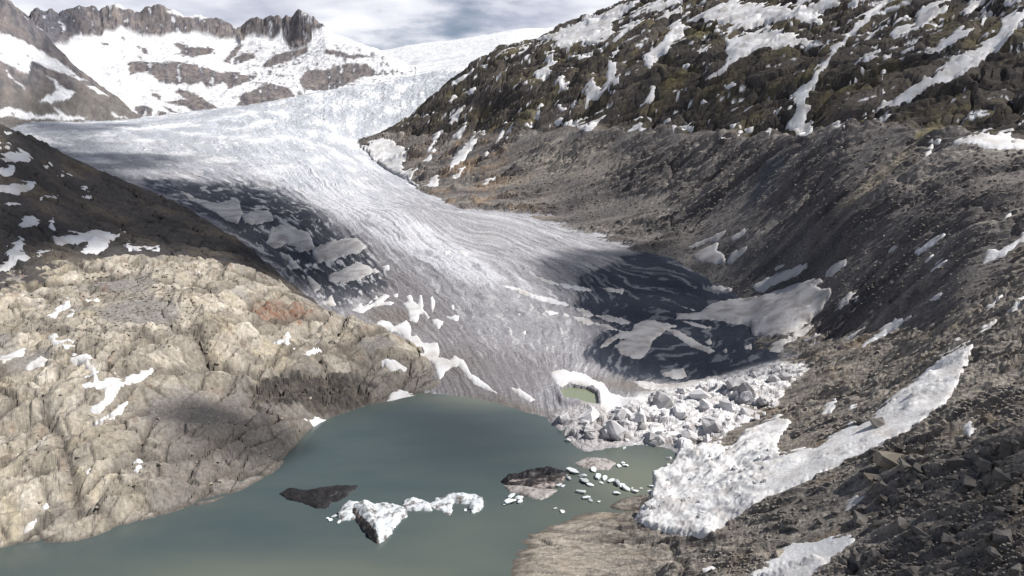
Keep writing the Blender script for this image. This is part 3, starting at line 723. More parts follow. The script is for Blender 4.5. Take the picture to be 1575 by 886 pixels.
for nm in ('mountain', 'ridge'):
    i = NAMES.index(nm)
    iw, u0, v0, arc, r, z = TONE[nm]
    mk = MASK[nm]
    na = fbm(arc / 60, r / 60, 4, 201); nb = fbm(arc / 22, z / 22, 4, 202); nc_ = fbm(arc / 30, z / 90, 3, 203)
    uu, vv = u0 + 4.5 * fbm(arc / 20, r / 30, 5, 204, gain=.65), v0 + 3.5 * fbm(arc / 20, r / 30, 5, 205, gain=.65)
    rock = np.zeros(len(u0), f32)
    if nm == 'mountain':
        for p in FAR_ROCK:
            pa = np.array(p); a0, b0 = pa.min(0) - 8; a1, b1_ = pa.max(0) + 8
            s = (u0 > a0) & (u0 < a1) & (v0 > b0) & (v0 < b1_)
            if s.any(): rock[s] = np.maximum(rock[s], sstep(-1.5, 1.0, poly_sd(uu[s], vv[s], p)).astype(f32))
        spk = sstep(.28, .42, nb + .35 * na - .06) * sstep(55, 75, v0) * (sstep(200, 280, u0) * sstep(170, 140, v0))
        spk2 = sstep(.12, .3, nb + .3 * na) * sstep(340, 420, u0) * .9 * sstep(60, 95, v0)
        rock = np.maximum(rock, np.maximum(spk * .9, spk2))
        sn = sstep(.30, .5, nc_ + .5 * nb)                       # snow caught on the wall's ledges and couloirs
        capn = np.clip(np.exp(-(((u0 - 195) / 20) ** 2 + ((v0 - 13) / 5) ** 2)) + np.exp(-(((u0 - 290) / 34) ** 2 + ((v0 - 24 - (u0 - 290) * .12) / 6) ** 2)) + .45 * np.exp(-(((u0 - 468) / 10) ** 2 + ((v0 - 28) / 10) ** 2)) + np.exp(-(((u0 - 505) / 16) ** 2 + ((v0 - 49) / 5) ** 2)), 0, 1)
        wr = iw * (1 - sn * .75) * (1 - sstep(.3, .55, capn + .25 * nb))
        rock = np.maximum(rock * (1 - iw), wr) * (1 - .8 * sn * (1 - iw) * .8)
    else:
        p_snow = [tr(q, 0, 0) for q in ([(-300,100),(0,158),(80,190),(160,230),(270,290),(330,330),(390,385),(340,372),(220,330),(150,290),(130,350),(60,320),(0,290),(-300,250)],
                  [(180,480),(230,450),(270,430),(250,390),(215,360),(260,390),(300,420),(350,435),(300,470),(240,490)],[(0,510),(80,515),(170,545),(300,540),(420,555),(300,562),(120,562),(0,540)],
                  [(400,405),(450,420),(500,445),(450,440)],[(280,300),(340,350),(410,385),(360,370)],[(30,335),(60,370),(120,420),(90,400),(45,365)],[(510,530),(550,550),(600,552),(530,555)],[(250,510),(330,540),(360,545),(280,545)])]
        rock = np.ones(len(u0), f32)
        for p in p_snow: rock = np.minimum(rock, 1 - sstep(-1.2, 1.2, poly_sd(uu, vv, p)).astype(f32))
        rock = np.maximum(rock, sstep(.3, .4, nb) * .8)
        rock = np.where(iw > .5, np.maximum(rock, 1 - .6 * sstep(.3, .5, nc_)), rock)
    k = (CLS == i)[mk]
    t = np.zeros((NR, NC), f32); t[mk] = rock
    ROCKM = np.where(CLS == i, t, ROCKM)
    rc = np.broadcast_to(np.array([.16, .145, .145]), (len(u0), 3))
    rc = mix(rc, np.array([.225, .195, .18]), sstep(-.05, .5, na))
    rc = mix(rc, np.array([.08, .08, .092]), sstep(-.1, .35, nc_ + .4 * nb) * .85)
    if nm == 'ridge': rc = mix(rc, np.array([.14, .13, .118]), sstep(120, 160, v0) * .7)
    rc = mix(rc, np.array([.09, .095, .12]), np.exp(-(((u0 - 85) / 40) ** 2 + ((v0 - 35) / 30) ** 2)) * .8)  # blue cloud shade of the left wall, mixed into its rock colour
    snc = mix(np.broadcast_to(np.array([.66, .665, .68]), (len(u0), 3)), np.array([.55, .55, .575]), sstep(.0, .5, na))
    al = snc + (rc - snc) * rock[:, None]
    t = np.zeros((NR, NC, 3), f32); t[mk] = al
    ALB[CLS == i] = t[CLS == i]
i = NAMES.index('snowfield')
q = CLS == i
x_, y_ = Xf[q], Yf[q]
na = fbm(x_ / 120, y_ / 160, 4, 210)
uu, vv = PU[q], PV[q]
c = mix(np.broadcast_to(np.array([.68, .69, .705]), (q.sum(), 3)), np.array([.52, .54, .57]), sstep(.05, .4, na) * sstep(70, 95, vv))
c = mix(c, np.array([.16, .14, .14]), sstep(.4, .7, np.exp(-(((uu - 612) / 12) ** 2 + ((vv - 63) / 2.2) ** 2)) + .3 * na))
ALB[q] = c
ALB *= (1 + .07 * _rng.standard_normal((NR, NC, 1))).astype(f32)
ALB = np.clip(ALB, .01, .88)

# ------------------------------------------------------------------ ground objects
IDX = np.arange(NR * NC).reshape(NR, NC)
FQ = np.stack([IDX[:-1, :-1], IDX[:-1, 1:], IDX[1:, 1:], IDX[1:, :-1]], -1)
def cells(a): return np.stack([a[:-1, :-1], a[:-1, 1:], a[1:, 1:], a[1:, :-1]], -1)
c4 = cells(CLS)
ccls = c4[..., 0]
inview = ((cells(PU).max(-1) > -160) & (cells(PU).min(-1) < 1735) & (cells(PV).max(-1) > -260) & (cells(PV).min(-1) < 1010) & (cells(Z).max(-1) > -2.5))
VERT = np.stack([X, Y, Z], -1).reshape(-1, 3).astype(f32)
def ground(name, mask, mat, smooth=False):
    f = FQ[mask].reshape(-1, 4)
    us, inv = np.unique(f, return_inverse=True)
    o = mesh_obj(name, VERT[us], inv.reshape(-1, 4), mat, smooth=smooth)
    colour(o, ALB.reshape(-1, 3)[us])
    o['kind'] = 'structure'
    return o
GND = {}
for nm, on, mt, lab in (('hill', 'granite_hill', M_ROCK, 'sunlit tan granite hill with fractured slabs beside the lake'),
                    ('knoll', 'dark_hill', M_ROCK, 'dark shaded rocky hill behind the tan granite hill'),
                    ('glacier', 'glacier', M_ICE, 'long streaked glacier flowing down the valley to the lake'),
                    ('snowfield', 'snowfield', M_FAR, 'smooth white snowfield on the skyline above the glacier'),
                    ('mountain', 'mountain_range', M_FAR, 'jagged grey rock range with snow basin on the skyline'),
                    ('ridge', 'mountain_ridge', M_FAR, 'brown ridge with snow streaks dropping to the glacier plateau'),
                    ('slope', 'valley_slope', M_SLOPE, 'dark snow-streaked mountainside with scree below a trimline'),
                    ('shore', 'rocky_shore', M_SLOPE, 'brown rocky shore and scree slope below the mountainside')):
    k = inview & (ccls == NAMES.index(nm))
    if nm == 'glacier': k &= (cells(PV).min(-1) > 60)
    GND[nm] = tag(ground(on, k, mt), label=lab)
print('ground', time.time() - T0, sum(len(o.data.polygons) for o in GND.values()) * 2, 'tris')

# ------------------------------------------------------------------ lake and pond
def water_material(name, tint_a, tint_b, rough):
    m, n, b = mat_nodes(name)
    a = n.nodes.new('ShaderNodeAttribute'); a.attribute_name = 'mineral'
    k = n.links.new
    k(a.outputs['Color'], b.inputs['Base Color'])
    tc = n.nodes.new('ShaderNodeTexCoord')
    no = n.nodes.new('ShaderNodeTexNoise'); no.inputs['Scale'].default_value = .9; no.inputs['Detail'].default_value = 4
    bu = n.nodes.new('ShaderNodeBump'); bu.inputs['Distance'].default_value = .09; bu.inputs['Strength'].default_value = .8
    k(tc.outputs['Object'], no.inputs['Vector']); k(no.outputs['Fac'], bu.inputs['Height']); k(bu.outputs[0], b.inputs['Normal'])
    b.inputs['Roughness'].default_value = rough
    b.inputs['IOR'].default_value = 1.33
    return m
M_WATER = water_material('glacial_water', None, None, .12)
gx, gy = np.meshgrid(np.linspace(-420, 190, 245), np.linspace(120, 640, 209))
lu, lv = project(gx, gy, np.zeros_like(gx))
def lb(u, v, a, b): return np.exp(-(((lu - u) / a) ** 2 + ((lv - v) / b) ** 2))
silt = np.clip(lb(980, 735, 90, 45) + .9 * lb(740, 612, 110, 16) + .6 * lb(420, 890, 330, 38) + .35 * lb(900, 790, 120, 40) + .25 * lb(720, 830, 120, 60), 0, 1)
silt = np.clip(silt + .16 * fbm(gx / 50, gy / 18, 5, 220) + .05, 0, 1)
lc = np.array([.066, .088, .089]) + silt[..., None] * (np.array([.16, .172, .135]) - np.array([.066, .088, .089]))
li = np.arange(gx.size).reshape(gx.shape)
lf = np.stack([li[:-1, :-1], li[:-1, 1:], li[1:, 1:], li[1:, :-1]], -1).reshape(-1, 4)
lake = mesh_obj('lake', np.stack([gx, gy, np.zeros_like(gx)], -1).reshape(-1, 3), lf, M_WATER)
colour(lake, lc.reshape(-1, 3)); tag(lake, 'milky teal glacial lake between granite hill and ice front', kind='structure')
pp = np.array([at(u, v, z=ZP) for u, v in [(858,595),(880,590),(906,594),(924,604),(926,630),(900,628),(884,620),(862,616)]])
ce = pp.mean(0)
pv = np.vstack([[ce], pp]); n_ = len(pp)
pond = mesh_obj('meltwater_pond', pv, np.array([[0, 1 + (i + 1) % n_, 1 + i] for i in range(n_)]), M_WATER)
colour(pond, np.tile(np.array([[.20, .225, .15]]), (n_ + 1, 1))); tag(pond, 'small green meltwater pond behind the snow rim', kind='structure')

# ------------------------------------------------------------------ snow patches lying on the ground, traced outlines, real thickness
ZS = blur(Z, 4, 4)
COVER = np.zeros((NR, NC), bool)
OFF = {'A': (0, 0, 3), 'B': (525, 0, 3), 'C': (1050, 0, 3), 'D': (0, 295, 3), 'E': (525, 295, 3), 'F': (1050, 295, 3), 'H': (0, 590, 2.992), 'K': (1050, 590, 2.992), 'P': (0, 0, 1)}
def islands(mask):
    """connected pieces of a cell mask, largest first"""
    lab = np.where(mask, np.arange(1, mask.size + 1).reshape(mask.shape), 0)
    while True:
        p = np.pad(lab, 1)
        n = np.max([p[1:-1, 1:-1], p[:-2, 1:-1], p[2:, 1:-1], p[1:-1, :-2], p[1:-1, 2:], p[:-2, :-2], p[2:, 2:], p[:-2, 2:], p[2:, :-2]], axis=0) * mask
        if (n == lab).all(): break
        lab = n
    ids, cn_ = np.unique(lab[lab > 0], return_counts=True)
    o = np.argsort(-cn_)
    return [(lab == ids[k], cn_[k]) for k in o if cn_[k] > max(4, .02 * cn_.max())]
def snow(reg, pts, where, label=None, mat=None, edge=1.0, thick=1.0, group=None, rough=0.0):
    """one patch: a sheet over the smoothed ground that thins out and dips below it at a ragged rim, so stones stick out"""
    ox, oy, s = OFF[reg]
    P = np.array([(ox + a / s, oy + b / s) for a, b in pts])
    c0 = P.min(0) - 9; c1 = P.max(0) + 9
    cls = [NAMES.index(w_) for w_ in where.split()]
    ok = (PU > c0[0]) & (PU < c1[0]) & (PV > c0[1]) & (PV < c1[1]) & np.isin(CLS, cls)
    if ok.sum() < 6: print('empty patch', reg, pts[0]); return None
    r0, r1 = np.where(ok.any(1))[0][[0, -1]]; q0, q1 = np.where(ok.any(0))[0][[0, -1]]
    sl = (slice(max(r0 - 1, 0), r1 + 2), slice(max(q0 - 1, 0), q1 + 2))
    u, v, x, y, rr = PU[sl], PV[sl], Xf[sl], Yf[sl], R2[sl]
    sc_ = rr / 400
    nn = fbm(x / (9 * sc_), y / (9 * sc_), 3, 301) * 3.2 + fbm(x / (2.5 * sc_), y / (2.5 * sc_), 2, 302) * 1.8
    sd = poly_sd(u, v, P) + nn * edge
    sd = np.where(ok[sl], sd, -6)
    t = np.where(sd > 0, 1 - np.exp(-sd / 2.2), sd * .55)
    mask = cells(sd).max(-1) > -2.5
    COVER[sl] |= sd > .5
    if not mask.any(): return None
    zz = ZS[sl] + thick * rr * .0016 * t
    zz = np.where(sd > 1.5, np.maximum(zz, Z[sl] + rr * .0005 * np.clip((sd - 3.0 + 1.5 * nn) / 4, -3, 1.2)), zz)
    zz = np.where(sd < -1.5, np.minimum(zz, Z[sl] - .2), zz)
    if rough: 
        zz = zz + rough * sstep(0, 5, sd) * sstep(1230, 1130, u) * (fbm(x / 9, y / 9, 5, 303, ridged=True, gain=.55) + .3) * 1.3
    zl = np.full(NR * NC, 0, f32); zl[IDX[sl].ravel()] = zz.ravel().astype(f32)
    for num, (mask, _c) in enumerate(islands(mask)):
        _patch(sl, mask, zl, mat, label if num == 0 else None, where, group)
def _patch(sl, mask, zl, mat, label, where, group):
    f = cells(IDX[sl])[mask]
    us, inv = np.unique(f, return_inverse=True)
    vv = VERT[us].copy()
    vv[:, 2] = zl[us]
    o = mesh_obj('snow_patch', vv, inv.reshape(-1, 4), mat or M_SNOW)
    if label:
        tag(o, label, 'snow patch', group or {'hill': 'snow patches on the granite hill', 'knoll': 'snow patches on the dark hill', 'glacier': 'snow patches on the glacier', 'slope': 'snow patches on the mountainside', 'shore': 'snow patches on the near scree'}[where.split()[0]])
    else:
        o.parent = GND[where.split()[0]]
    return o
SL, KN, HI, GL, SH = 'slope', 'knoll', 'hill', 'glacier', 'shore'
# --- mountainside, upper part
for reg, pts, lab in [
 ('B', [(870,185),(960,150),(1060,110),(1130,80),(1200,50),(1330,5),(1400,-20),(1340,40),(1290,70),(1250,110),(1260,150),(1240,180),(1190,205),(1110,200),(1070,210),(1030,220),(990,215),(1000,185),(930,190),(880,195)], 'broad snow cap along the ridge where mountainside meets the sky'),
 ('B', [(500,385),(560,350),(620,320),(680,290),(740,260),(800,240),(860,225),(900,205),(930,195),(850,240),(790,265),(720,280),(680,310),(620,340),(560,370),(510,400)], 'long thin snow band just below the mountainside crest'),
 ('B', [(690,270),(730,240),(800,215),(850,205),(880,190),(870,225),(780,245),(720,265)], None),
 ('B', [(885,330),(920,320),(950,300),(940,250),(980,245),(975,280),(1000,280),(960,310),(975,335),(930,370),(890,365)], 'hook-shaped snow patch in dark rock below the crest'),
 ('B', [(810,385),(860,380),(865,390),(815,397)], None), ('B', [(560,430),(600,400),(620,400),(630,435),(600,450),(585,435)], None), ('B', [(485,495),(520,435),(528,450),(500,487)], None),
 ('B', [(390,700),(430,630),(480,580),(540,510),(575,465),(570,490),(530,560),(470,600),(440,650),(400,705)], 'thin snow streak running down toward the glacier bend'),
 ('B', [(568,545),(605,480),(607,505),(580,547)], None), ('B', [(515,635),(550,590),(578,575),(572,600),(540,637)], None),
 ('B', [(480,780),(520,740),(550,690),(590,640),(640,610),(660,600),(667,620),(640,650),(600,690),(570,730),(530,760),(500,790)], 'widest diagonal snow streak on the brown lower mountainside'),
 ('B', [(638,745),(670,700),(720,640),(753,565),(763,570),(735,640),(710,680),(660,742)], 'narrow snow streak parallel to the widest one'),
 ('B', [(757,650),(770,610),(795,560),(799,580),(770,642)], None),
 ('B', [(110,660),(180,640),(240,655),(290,690),(310,690),(300,720),(280,760),(290,795),(330,780),(430,690),(410,735),(350,790),(310,830),(265,812),(200,780),(130,745),(70,715),(60,690)], 'dirty snow bank along the glacier edge below the mountainside'),
 ('B', [(300,840),(350,850),(400,840),(440,805),(452,830),(440,862),(390,872),(340,870)], None), ('B', [(505,820),(555,780),(577,765),(560,792),(520,827)], None), ('B', [(635,855),(690,818),(715,800),(722,815),(680,852),(650,862)], None),
 ('B', [(990,380),(1010,358),(1027,360),(1032,385),(1057,405),(1020,422),(1010,405)], None),
 ('B', [(1065,500),(1070,480),(1120,490),(1130,450),(1115,420),(1140,400),(1150,360),(1160,350),(1178,390),(1200,410),(1220,380),(1215,330),(1220,310),(1210,270),(1240,265),(1270,290),(1270,330),(1250,370),(1287,345),(1282,390),(1250,400),(1240,420),(1280,430),(1230,432),(1200,457),(1140,462),(1130,490),(1080,512)], 'branching snow patch curling over an olive outcrop'),
 ('B', [(980,560),(1010,545),(1040,570),(1060,560),(1100,575),(1140,570),(1180,550),(1230,528),(1205,570),(1150,602),(1120,607),(1060,582),(1000,572)], 'smile-shaped snow patch on the ledge above the scree'),
 ('B', [(893,540),(908,500),(923,455),(919,510),(912,547)], None), ('B', [(1235,250),(1240,230),(1290,220),(1287,245),(1250,260)], None),
 ('B', [(1380,270),(1390,245),(1450,215),(1500,160),(1530,110),(1560,95),(1590,110),(1580,175),(1530,200),(1510,240),(1460,270),(1420,320),(1400,305)], 'triangular snow slope beside the dark cliff high on the mountainside'),
 ('B', [(1325,600),(1365,560),(1390,543),(1397,580),(1417,600),(1380,607)], None), ('B', [(1368,497),(1410,450),(1430,403),(1444,405),(1432,460),(1400,492)], None),
 ('B', [(1280,150),(1330,110),(1390,85),(1430,82),(1380,120),(1330,142),(1250,190)], None), ('B', [(1440,90),(1500,58),(1575,30),(1575,62),(1500,82)], None),
 ('B', [(1400,30),(1480,10),(1575,-20),(1575,20),(1480,42),(1420,62),(1330,80),(1360,50)], None), ('B', [(993,490),(1000,473),(1032,505),(1025,517)], None), ('B', [(658,480),(690,458),(687,475),(670,487)], None),
 ('B', [(1060,265),(1100,250),(1160,240),(1150,262),(1100,280),(1070,285)], None), ('B', [(1340,350),(1360,310),(1385,320),(1370,345)], None), ('B', [(700,365),(715,350),(720,360),(705,372)], None), ('B', [(1490,560),(1515,540),(1520,560),(1500,575)], None), ('B', [(1510,610),(1530,570),(1550,580),(1530,612)], None),
 ('C', [(900,20),(940,-10),(1000,-10),(930,40),(880,80),(830,130),(780,170),(740,210),(700,260),(660,310),(620,370),(590,420),(570,470),(597,490),(562,520),(562,560),(610,580),(602,610),(560,637),(520,627),(483,597),(508,540),(520,500),(498,460),(530,420),(580,370),(608,330),(648,290),(678,240),(668,213),(700,198),(740,178),(780,130),(800,90),(840,60)], 'snow-filled gully descending the mountainside from the top edge to the trimline'),
 ('C', [(415,520),(470,510),(500,470),(512,500),(470,542),(440,562),(400,582),(340,592),(300,607),(288,597),(380,575),(440,550),(445,525)], None),
 ('C', [(0,75),(60,60),(130,40),(220,20),(270,10),(320,20),(390,20),(440,35),(520,25),(560,10),(640,0),(700,-10),(740,-10),(720,30),(660,50),(600,70),(650,85),(640,110),(560,110),(520,95),(460,90),(410,110),(340,120),(280,135),(200,150),(240,110),(210,105),(140,130),(150,100),(100,110),(80,90),(0,112)], 'wide broken snow sheet across the upper mountainside shelf'),
 ('C', [(190,180),(270,160),(330,150),(380,125),(430,135),(480,150),(540,165),(590,190),(650,205),(600,212),(530,207),(470,227),(400,222),(340,232),(270,262),(200,312),(160,347),(108,377),(98,350),(160,320),(200,290),(230,265),(188,245),(218,220)], 'snow shelf draped over the top of the big dark cliff'),
 ('C', [(38,240),(90,228),(162,213),(130,237),(80,252),(45,252)], None), ('C', [(183,395),(215,378),(252,373),(242,402),(210,412)], None),
 ('C', [(-30,590),(0,578),(60,568),(82,563),(62,592),(20,612),(-20,608)], None), ('C', [(150,642),(180,628),(230,623),(272,608),(262,627),(190,648)], None), ('C', [(213,582),(282,568),(272,592),(230,593)], None), ('C', [(358,612),(432,588),(432,607),(400,623)], None), ('C', [(420,640),(460,615),(462,625),(430,645)], None),
 ('C', [(945,160),(990,110),(1030,110),(1080,130),(1075,90),(1110,40),(1180,-10),(1190,20),(1260,8),(1200,62),(1150,92),(1110,132),(1040,152),(990,192),(960,182)], 'ragged snow patch on the olive rib beside the gully'),
 ('C', [(818,290),(840,258),(912,243),(902,267),(860,287)], None), ('C', [(658,397),(690,363),(732,343),(722,362),(690,387)], None),
 ('C', [(718,412),(770,370),(800,340),(880,298),(950,238),(1002,218),(960,262),(880,322),(810,362),(760,402)], 'thin slanting snow line between two dark ribs'),
 ('C', [(998,247),(1040,218),(1073,206),(1067,227),(1030,242)], None), ('C', [(753,267),(790,220),(840,175),(880,150),(930,110),(952,88),(942,132),(880,172),(830,192),(790,242)], None), ('C', [(863,232),(890,210),(910,168),(914,200),(890,227)], None),
 ('C', [(1118,242),(1180,200),(1230,170),(1280,120),(1302,108),(1292,140),(1332,140),(1310,167),(1260,202),(1190,242),(1150,272),(1128,267)], 'snow patch perched above the vertical dark rock face'),
 ('C', [(1368,77),(1420,43),(1462,48),(1430,72),(1390,112),(1338,132),(1380,92)], None),
 ('C', [(620,617),(680,585),(720,558),(735,575),(790,560),(860,530),(930,490),(990,460),(1050,420),(1100,380),(1110,340),(1150,350),(1200,300),(1240,250),(1300,240),(1370,210),(1440,170),(1470,120),(1460,90),(1530,50),(1590,15),(1590,60),(1540,130),(1500,200),(1440,240),(1370,300),(1290,340),(1220,390),(1150,410),(1080,450),(1000,490),(940,510),(870,545),(790,575),(700,607),(650,620)], 'long sweeping snow ramp rising along the trimline to the picture edge'),
 ('C', [(903,502),(918,460),(913,380),(908,345),(930,308),(942,315),(927,370),(937,450),(942,490)], None), ('C', [(888,577),(950,518),(992,503),(960,542),(910,572)], None), ('C', [(1118,652),(1150,633),(1182,628),(1192,652),(1160,662)], None),
 ('C', [(1253,662),(1280,640),(1340,618),(1380,603),(1440,615),(1490,603),(1532,588),(1530,620),(1520,645),(1600,636),(1600,690),(1500,692),(1430,687),(1350,674),(1290,670)], 'flat snow patch on the trimline terrace at the picture edge'),
 ('C', [(1538,572),(1590,540),(1590,560),(1550,577)], None), ('C', [(1513,337),(1540,318),(1544,335)], None), ('C', [(1458,422),(1500,393),(1492,412)], None), ('C', [(1018,312),(1050,288),(1057,300),(1030,317)], None),
 ('C', [(1480,20),(1540,-10),(1600,-20),(1600,5),(1530,20),(1500,32)], None), ('C', [(1270,60),(1330,20),(1390,-10),(1400,5),(1340,45),(1300,75)], None), ('C', [(760,20),(800,-5),(830,0),(800,40),(780,50)], None), ('C', [(75,470),(100,465),(108,478),(85,480)], None), ('C', [(148,445),(180,438),(175,452)], None),
 ('C', [(0,303),(30,298),(32,306),(5,312)], None), ('C', [(1105,715),(1140,690),(1165,668),(1150,700),(1115,745)], None),
]: snow(reg, pts, SL, lab, thick=1.2, edge=1.15)
# --- lower mountainside and glacier edge
for reg, pts, lab in [
 ('F', [(20,252),(80,228),(150,198),(202,178),(162,222),(120,232),(90,247),(30,262)], None), ('F', [(38,302),(90,263),(162,238),(152,270),(192,290),(192,322),(130,332),(80,322)], 'dusty snow wedge at the dark glacier corner'),
 ('F', [(188,332),(230,288),(302,238),(304,265),(260,302),(220,332)], None), ('F', [(198,232),(312,156),(317,172),(240,224)], None),
 ('F', [(318,442),(390,398),(440,373),(500,358),(572,328),(578,347),(520,387),(460,412),(400,442),(370,467)], 'dusty snow strip above the large basin snowfield'),
 ('F', [(658,362),(700,333),(762,314),(742,347),(690,387),(663,392)], None), ('F', [(688,562),(740,500),(770,468),(792,468),(772,500),(852,473),(820,502),(760,527),(720,557)], None),
 ('F', [(798,742),(850,690),(900,650),(960,618),(1000,588),(1083,556),(1030,597),(970,642),(900,682),(840,722)], 'slanting snow streak midway up the near scree slope'),
 ('F', [(578,702),(610,663),(642,668),(610,697)], None), ('F', [(748,682),(800,648),(843,637),(800,672)], None), ('F', [(1068,277),(1110,238),(1170,203),(1202,208),(1150,252),(1090,292)], None),
 ('F', [(888,302),(960,252),(1002,238),(960,272)], None), ('F', [(1388,332),(1410,263),(1470,268),(1530,228),(1600,180),(1600,212),(1540,242),(1490,292),(1430,317)], 'snow patch cut by the picture edge on the upper scree'),
 ('F', [(1438,207),(1490,172),(1484,192),(1450,212)], None), ('F', [(1473,132),(1522,82),(1512,107),(1490,132)], None), ('F', [(1138,367),(1222,312),(1212,332),(1150,372)], None), ('F', [(1118,322),(1152,298),(1142,322)], None), ('F', [(1128,502),(1202,462),(1192,482),(1150,502)], None),
 ('F', [(1373,577),(1410,528),(1443,518),(1422,557),(1415,582)], None), ('F', [(1498,567),(1530,498),(1590,468),(1562,512),(1520,572)], None), ('F', [(1348,667),(1380,628),(1447,598),(1422,627),(1370,667)], None), ('F', [(1233,697),(1255,668),(1292,678),(1260,707)], None), ('F', [(1438,507),(1477,478),(1462,507)], None),
 ('F', [(745,275),(790,240),(830,205),(800,250)], None), ('F', [(425,355),(470,335),(465,345),(430,360)], None), ('F', [(1440,160),(1480,140),(1475,150)], None),
]: snow(reg, pts, 'shore slope glacier', lab, mat=M_SNOWD if pts[0][0] < 760 else M_SNOW, edge=1.0, group='snow patches on the near scree')
snow('F', [(80,555),(110,530),(180,505),(260,495),(350,485),(420,465),(490,440),(560,420),(620,400),(645,415),(610,440),(640,450),(680,445),(690,470),(660,510),(640,550),(600,580),(590,600),(530,640),(450,670),(390,675),(330,660),(310,620),(240,610),(150,590),(60,590),(-30,590),(-30,560),(50,560)], 'glacier shore slope', 'large dusty snowfield filling the dark glacier basin edge', mat=M_SNOWD, thick=2.0)
snow('F', [(400,735),(420,690),(480,660),(540,640),(590,620),(660,590),(600,640),(540,670),(480,700),(440,742)], 'shore glacier', None, mat=M_SNOWD)
# --- avalanche snow ramp on the near shore
snow('P', [(1497,530),(1488,556),(1478,580),(1455,620),(1400,660),(1340,695),(1290,715),(1240,740),(1180,765),(1140,790),(1110,810),(1080,828),(1050,825),(1020,820),(975,800),(985,785),(1000,765),(1005,745),(1001,728),(1030,715),(1045,692),(1090,682),(1120,690),(1150,660),(1200,640),(1215,650),(1195,680),(1200,700),(1235,690),(1255,690),(1280,670),(1310,648),(1320,655),(1345,640),(1370,610),(1405,585),(1432,562),(1440,550),(1480,532)], 'shore glacier', 'long white avalanche snow ramp running down to the lake', thick=1.7, group='snow patches on the near scree', rough=1.3, mat=M_SNOWR)
for reg, pts, lab in [
 ('K', [(300,900),(340,850),(400,820),(440,800),(430,790),(460,760),(500,730),(550,735),(620,730),(680,710),(770,685),(790,720),(740,770),(660,830),(580,900)], 'white snow patch at the bottom edge below the boulders'),
 ('K', [(733,592),(760,560),(750,550),(790,523),(842,523),(820,552),(770,582)], None), ('K', [(1288,222),(1300,170),(1337,148),(1347,210),(1320,247)], 'small bright snow scrap among dark boulders'),
 ('K', [(638,142),(655,88),(702,78),(712,95),(680,132)], None), ('K', [(758,132),(770,108),(802,108)], None), ('K', [(68,857),(120,838),(183,823),(140,852),(110,867)], None), ('K', [(155,790),(180,780),(195,788)], None), ('K', [(1480,385),(1495,378),(1500,395),(1485,400)], None),
]: snow(reg, pts, SH, lab, edge=.7)
# --- dark hill
for reg, pts, lab in [
 ('D', [(-40,330),(0,345),(40,300),(20,290),(60,240),(90,218),(117,240),(95,270),(130,290),(200,280),(252,263),(210,297),(150,312),(80,327),(10,377),(-40,400)], 'snow patch at the picture edge on the dark hill'),
 ('D', [(238,210),(310,188),(380,193),(450,173),(500,183),(560,185),(622,168),(570,192),(520,222),(490,262),(450,282),(400,297),(368,272),(400,240),(330,237),(260,257)], 'largest snow patch on the dark hill above the sunlit granite'),
 ('D', [(573,252),(590,228),(620,253),(680,263),(742,253),(742,277),(650,277),(600,277)], 'flat snow strip below the brown outcrop on the dark hill'),
 ('D', [(93,152),(110,118),(150,106),(170,130),(202,145),(150,162),(120,167)], None), ('D', [(183,32),(210,13),(282,25),(230,37)], None), ('D', [(18,62),(40,50),(97,60),(50,67)], None), ('D', [(223,135),(247,128),(252,177),(228,170)], None), ('D', [(373,25),(422,20),(417,32)], None),
 ('A', [(-30,668),(45,668),(47,690),(-20,687)], None), ('A', [(-30,737),(50,703),(90,698),(173,740),(110,747),(40,747)], 'upper snow strip on the dark hill near the picture edge'), ('A', [(-30,792),(65,758),(72,795),(30,812)], None), ('A', [(-30,887),(20,848),(90,843),(173,843),(165,867),(110,887)], None), ('A', [(198,772),(230,753),(252,765),(205,777)], None), ('A', [(258,810),(290,798),(333,815)], None), ('A', [(20,607),(70,613),(68,620),(40,615)], None), ('A', [(345,870),(400,865),(395,873)], None),
]: snow(reg, pts, KN, lab)
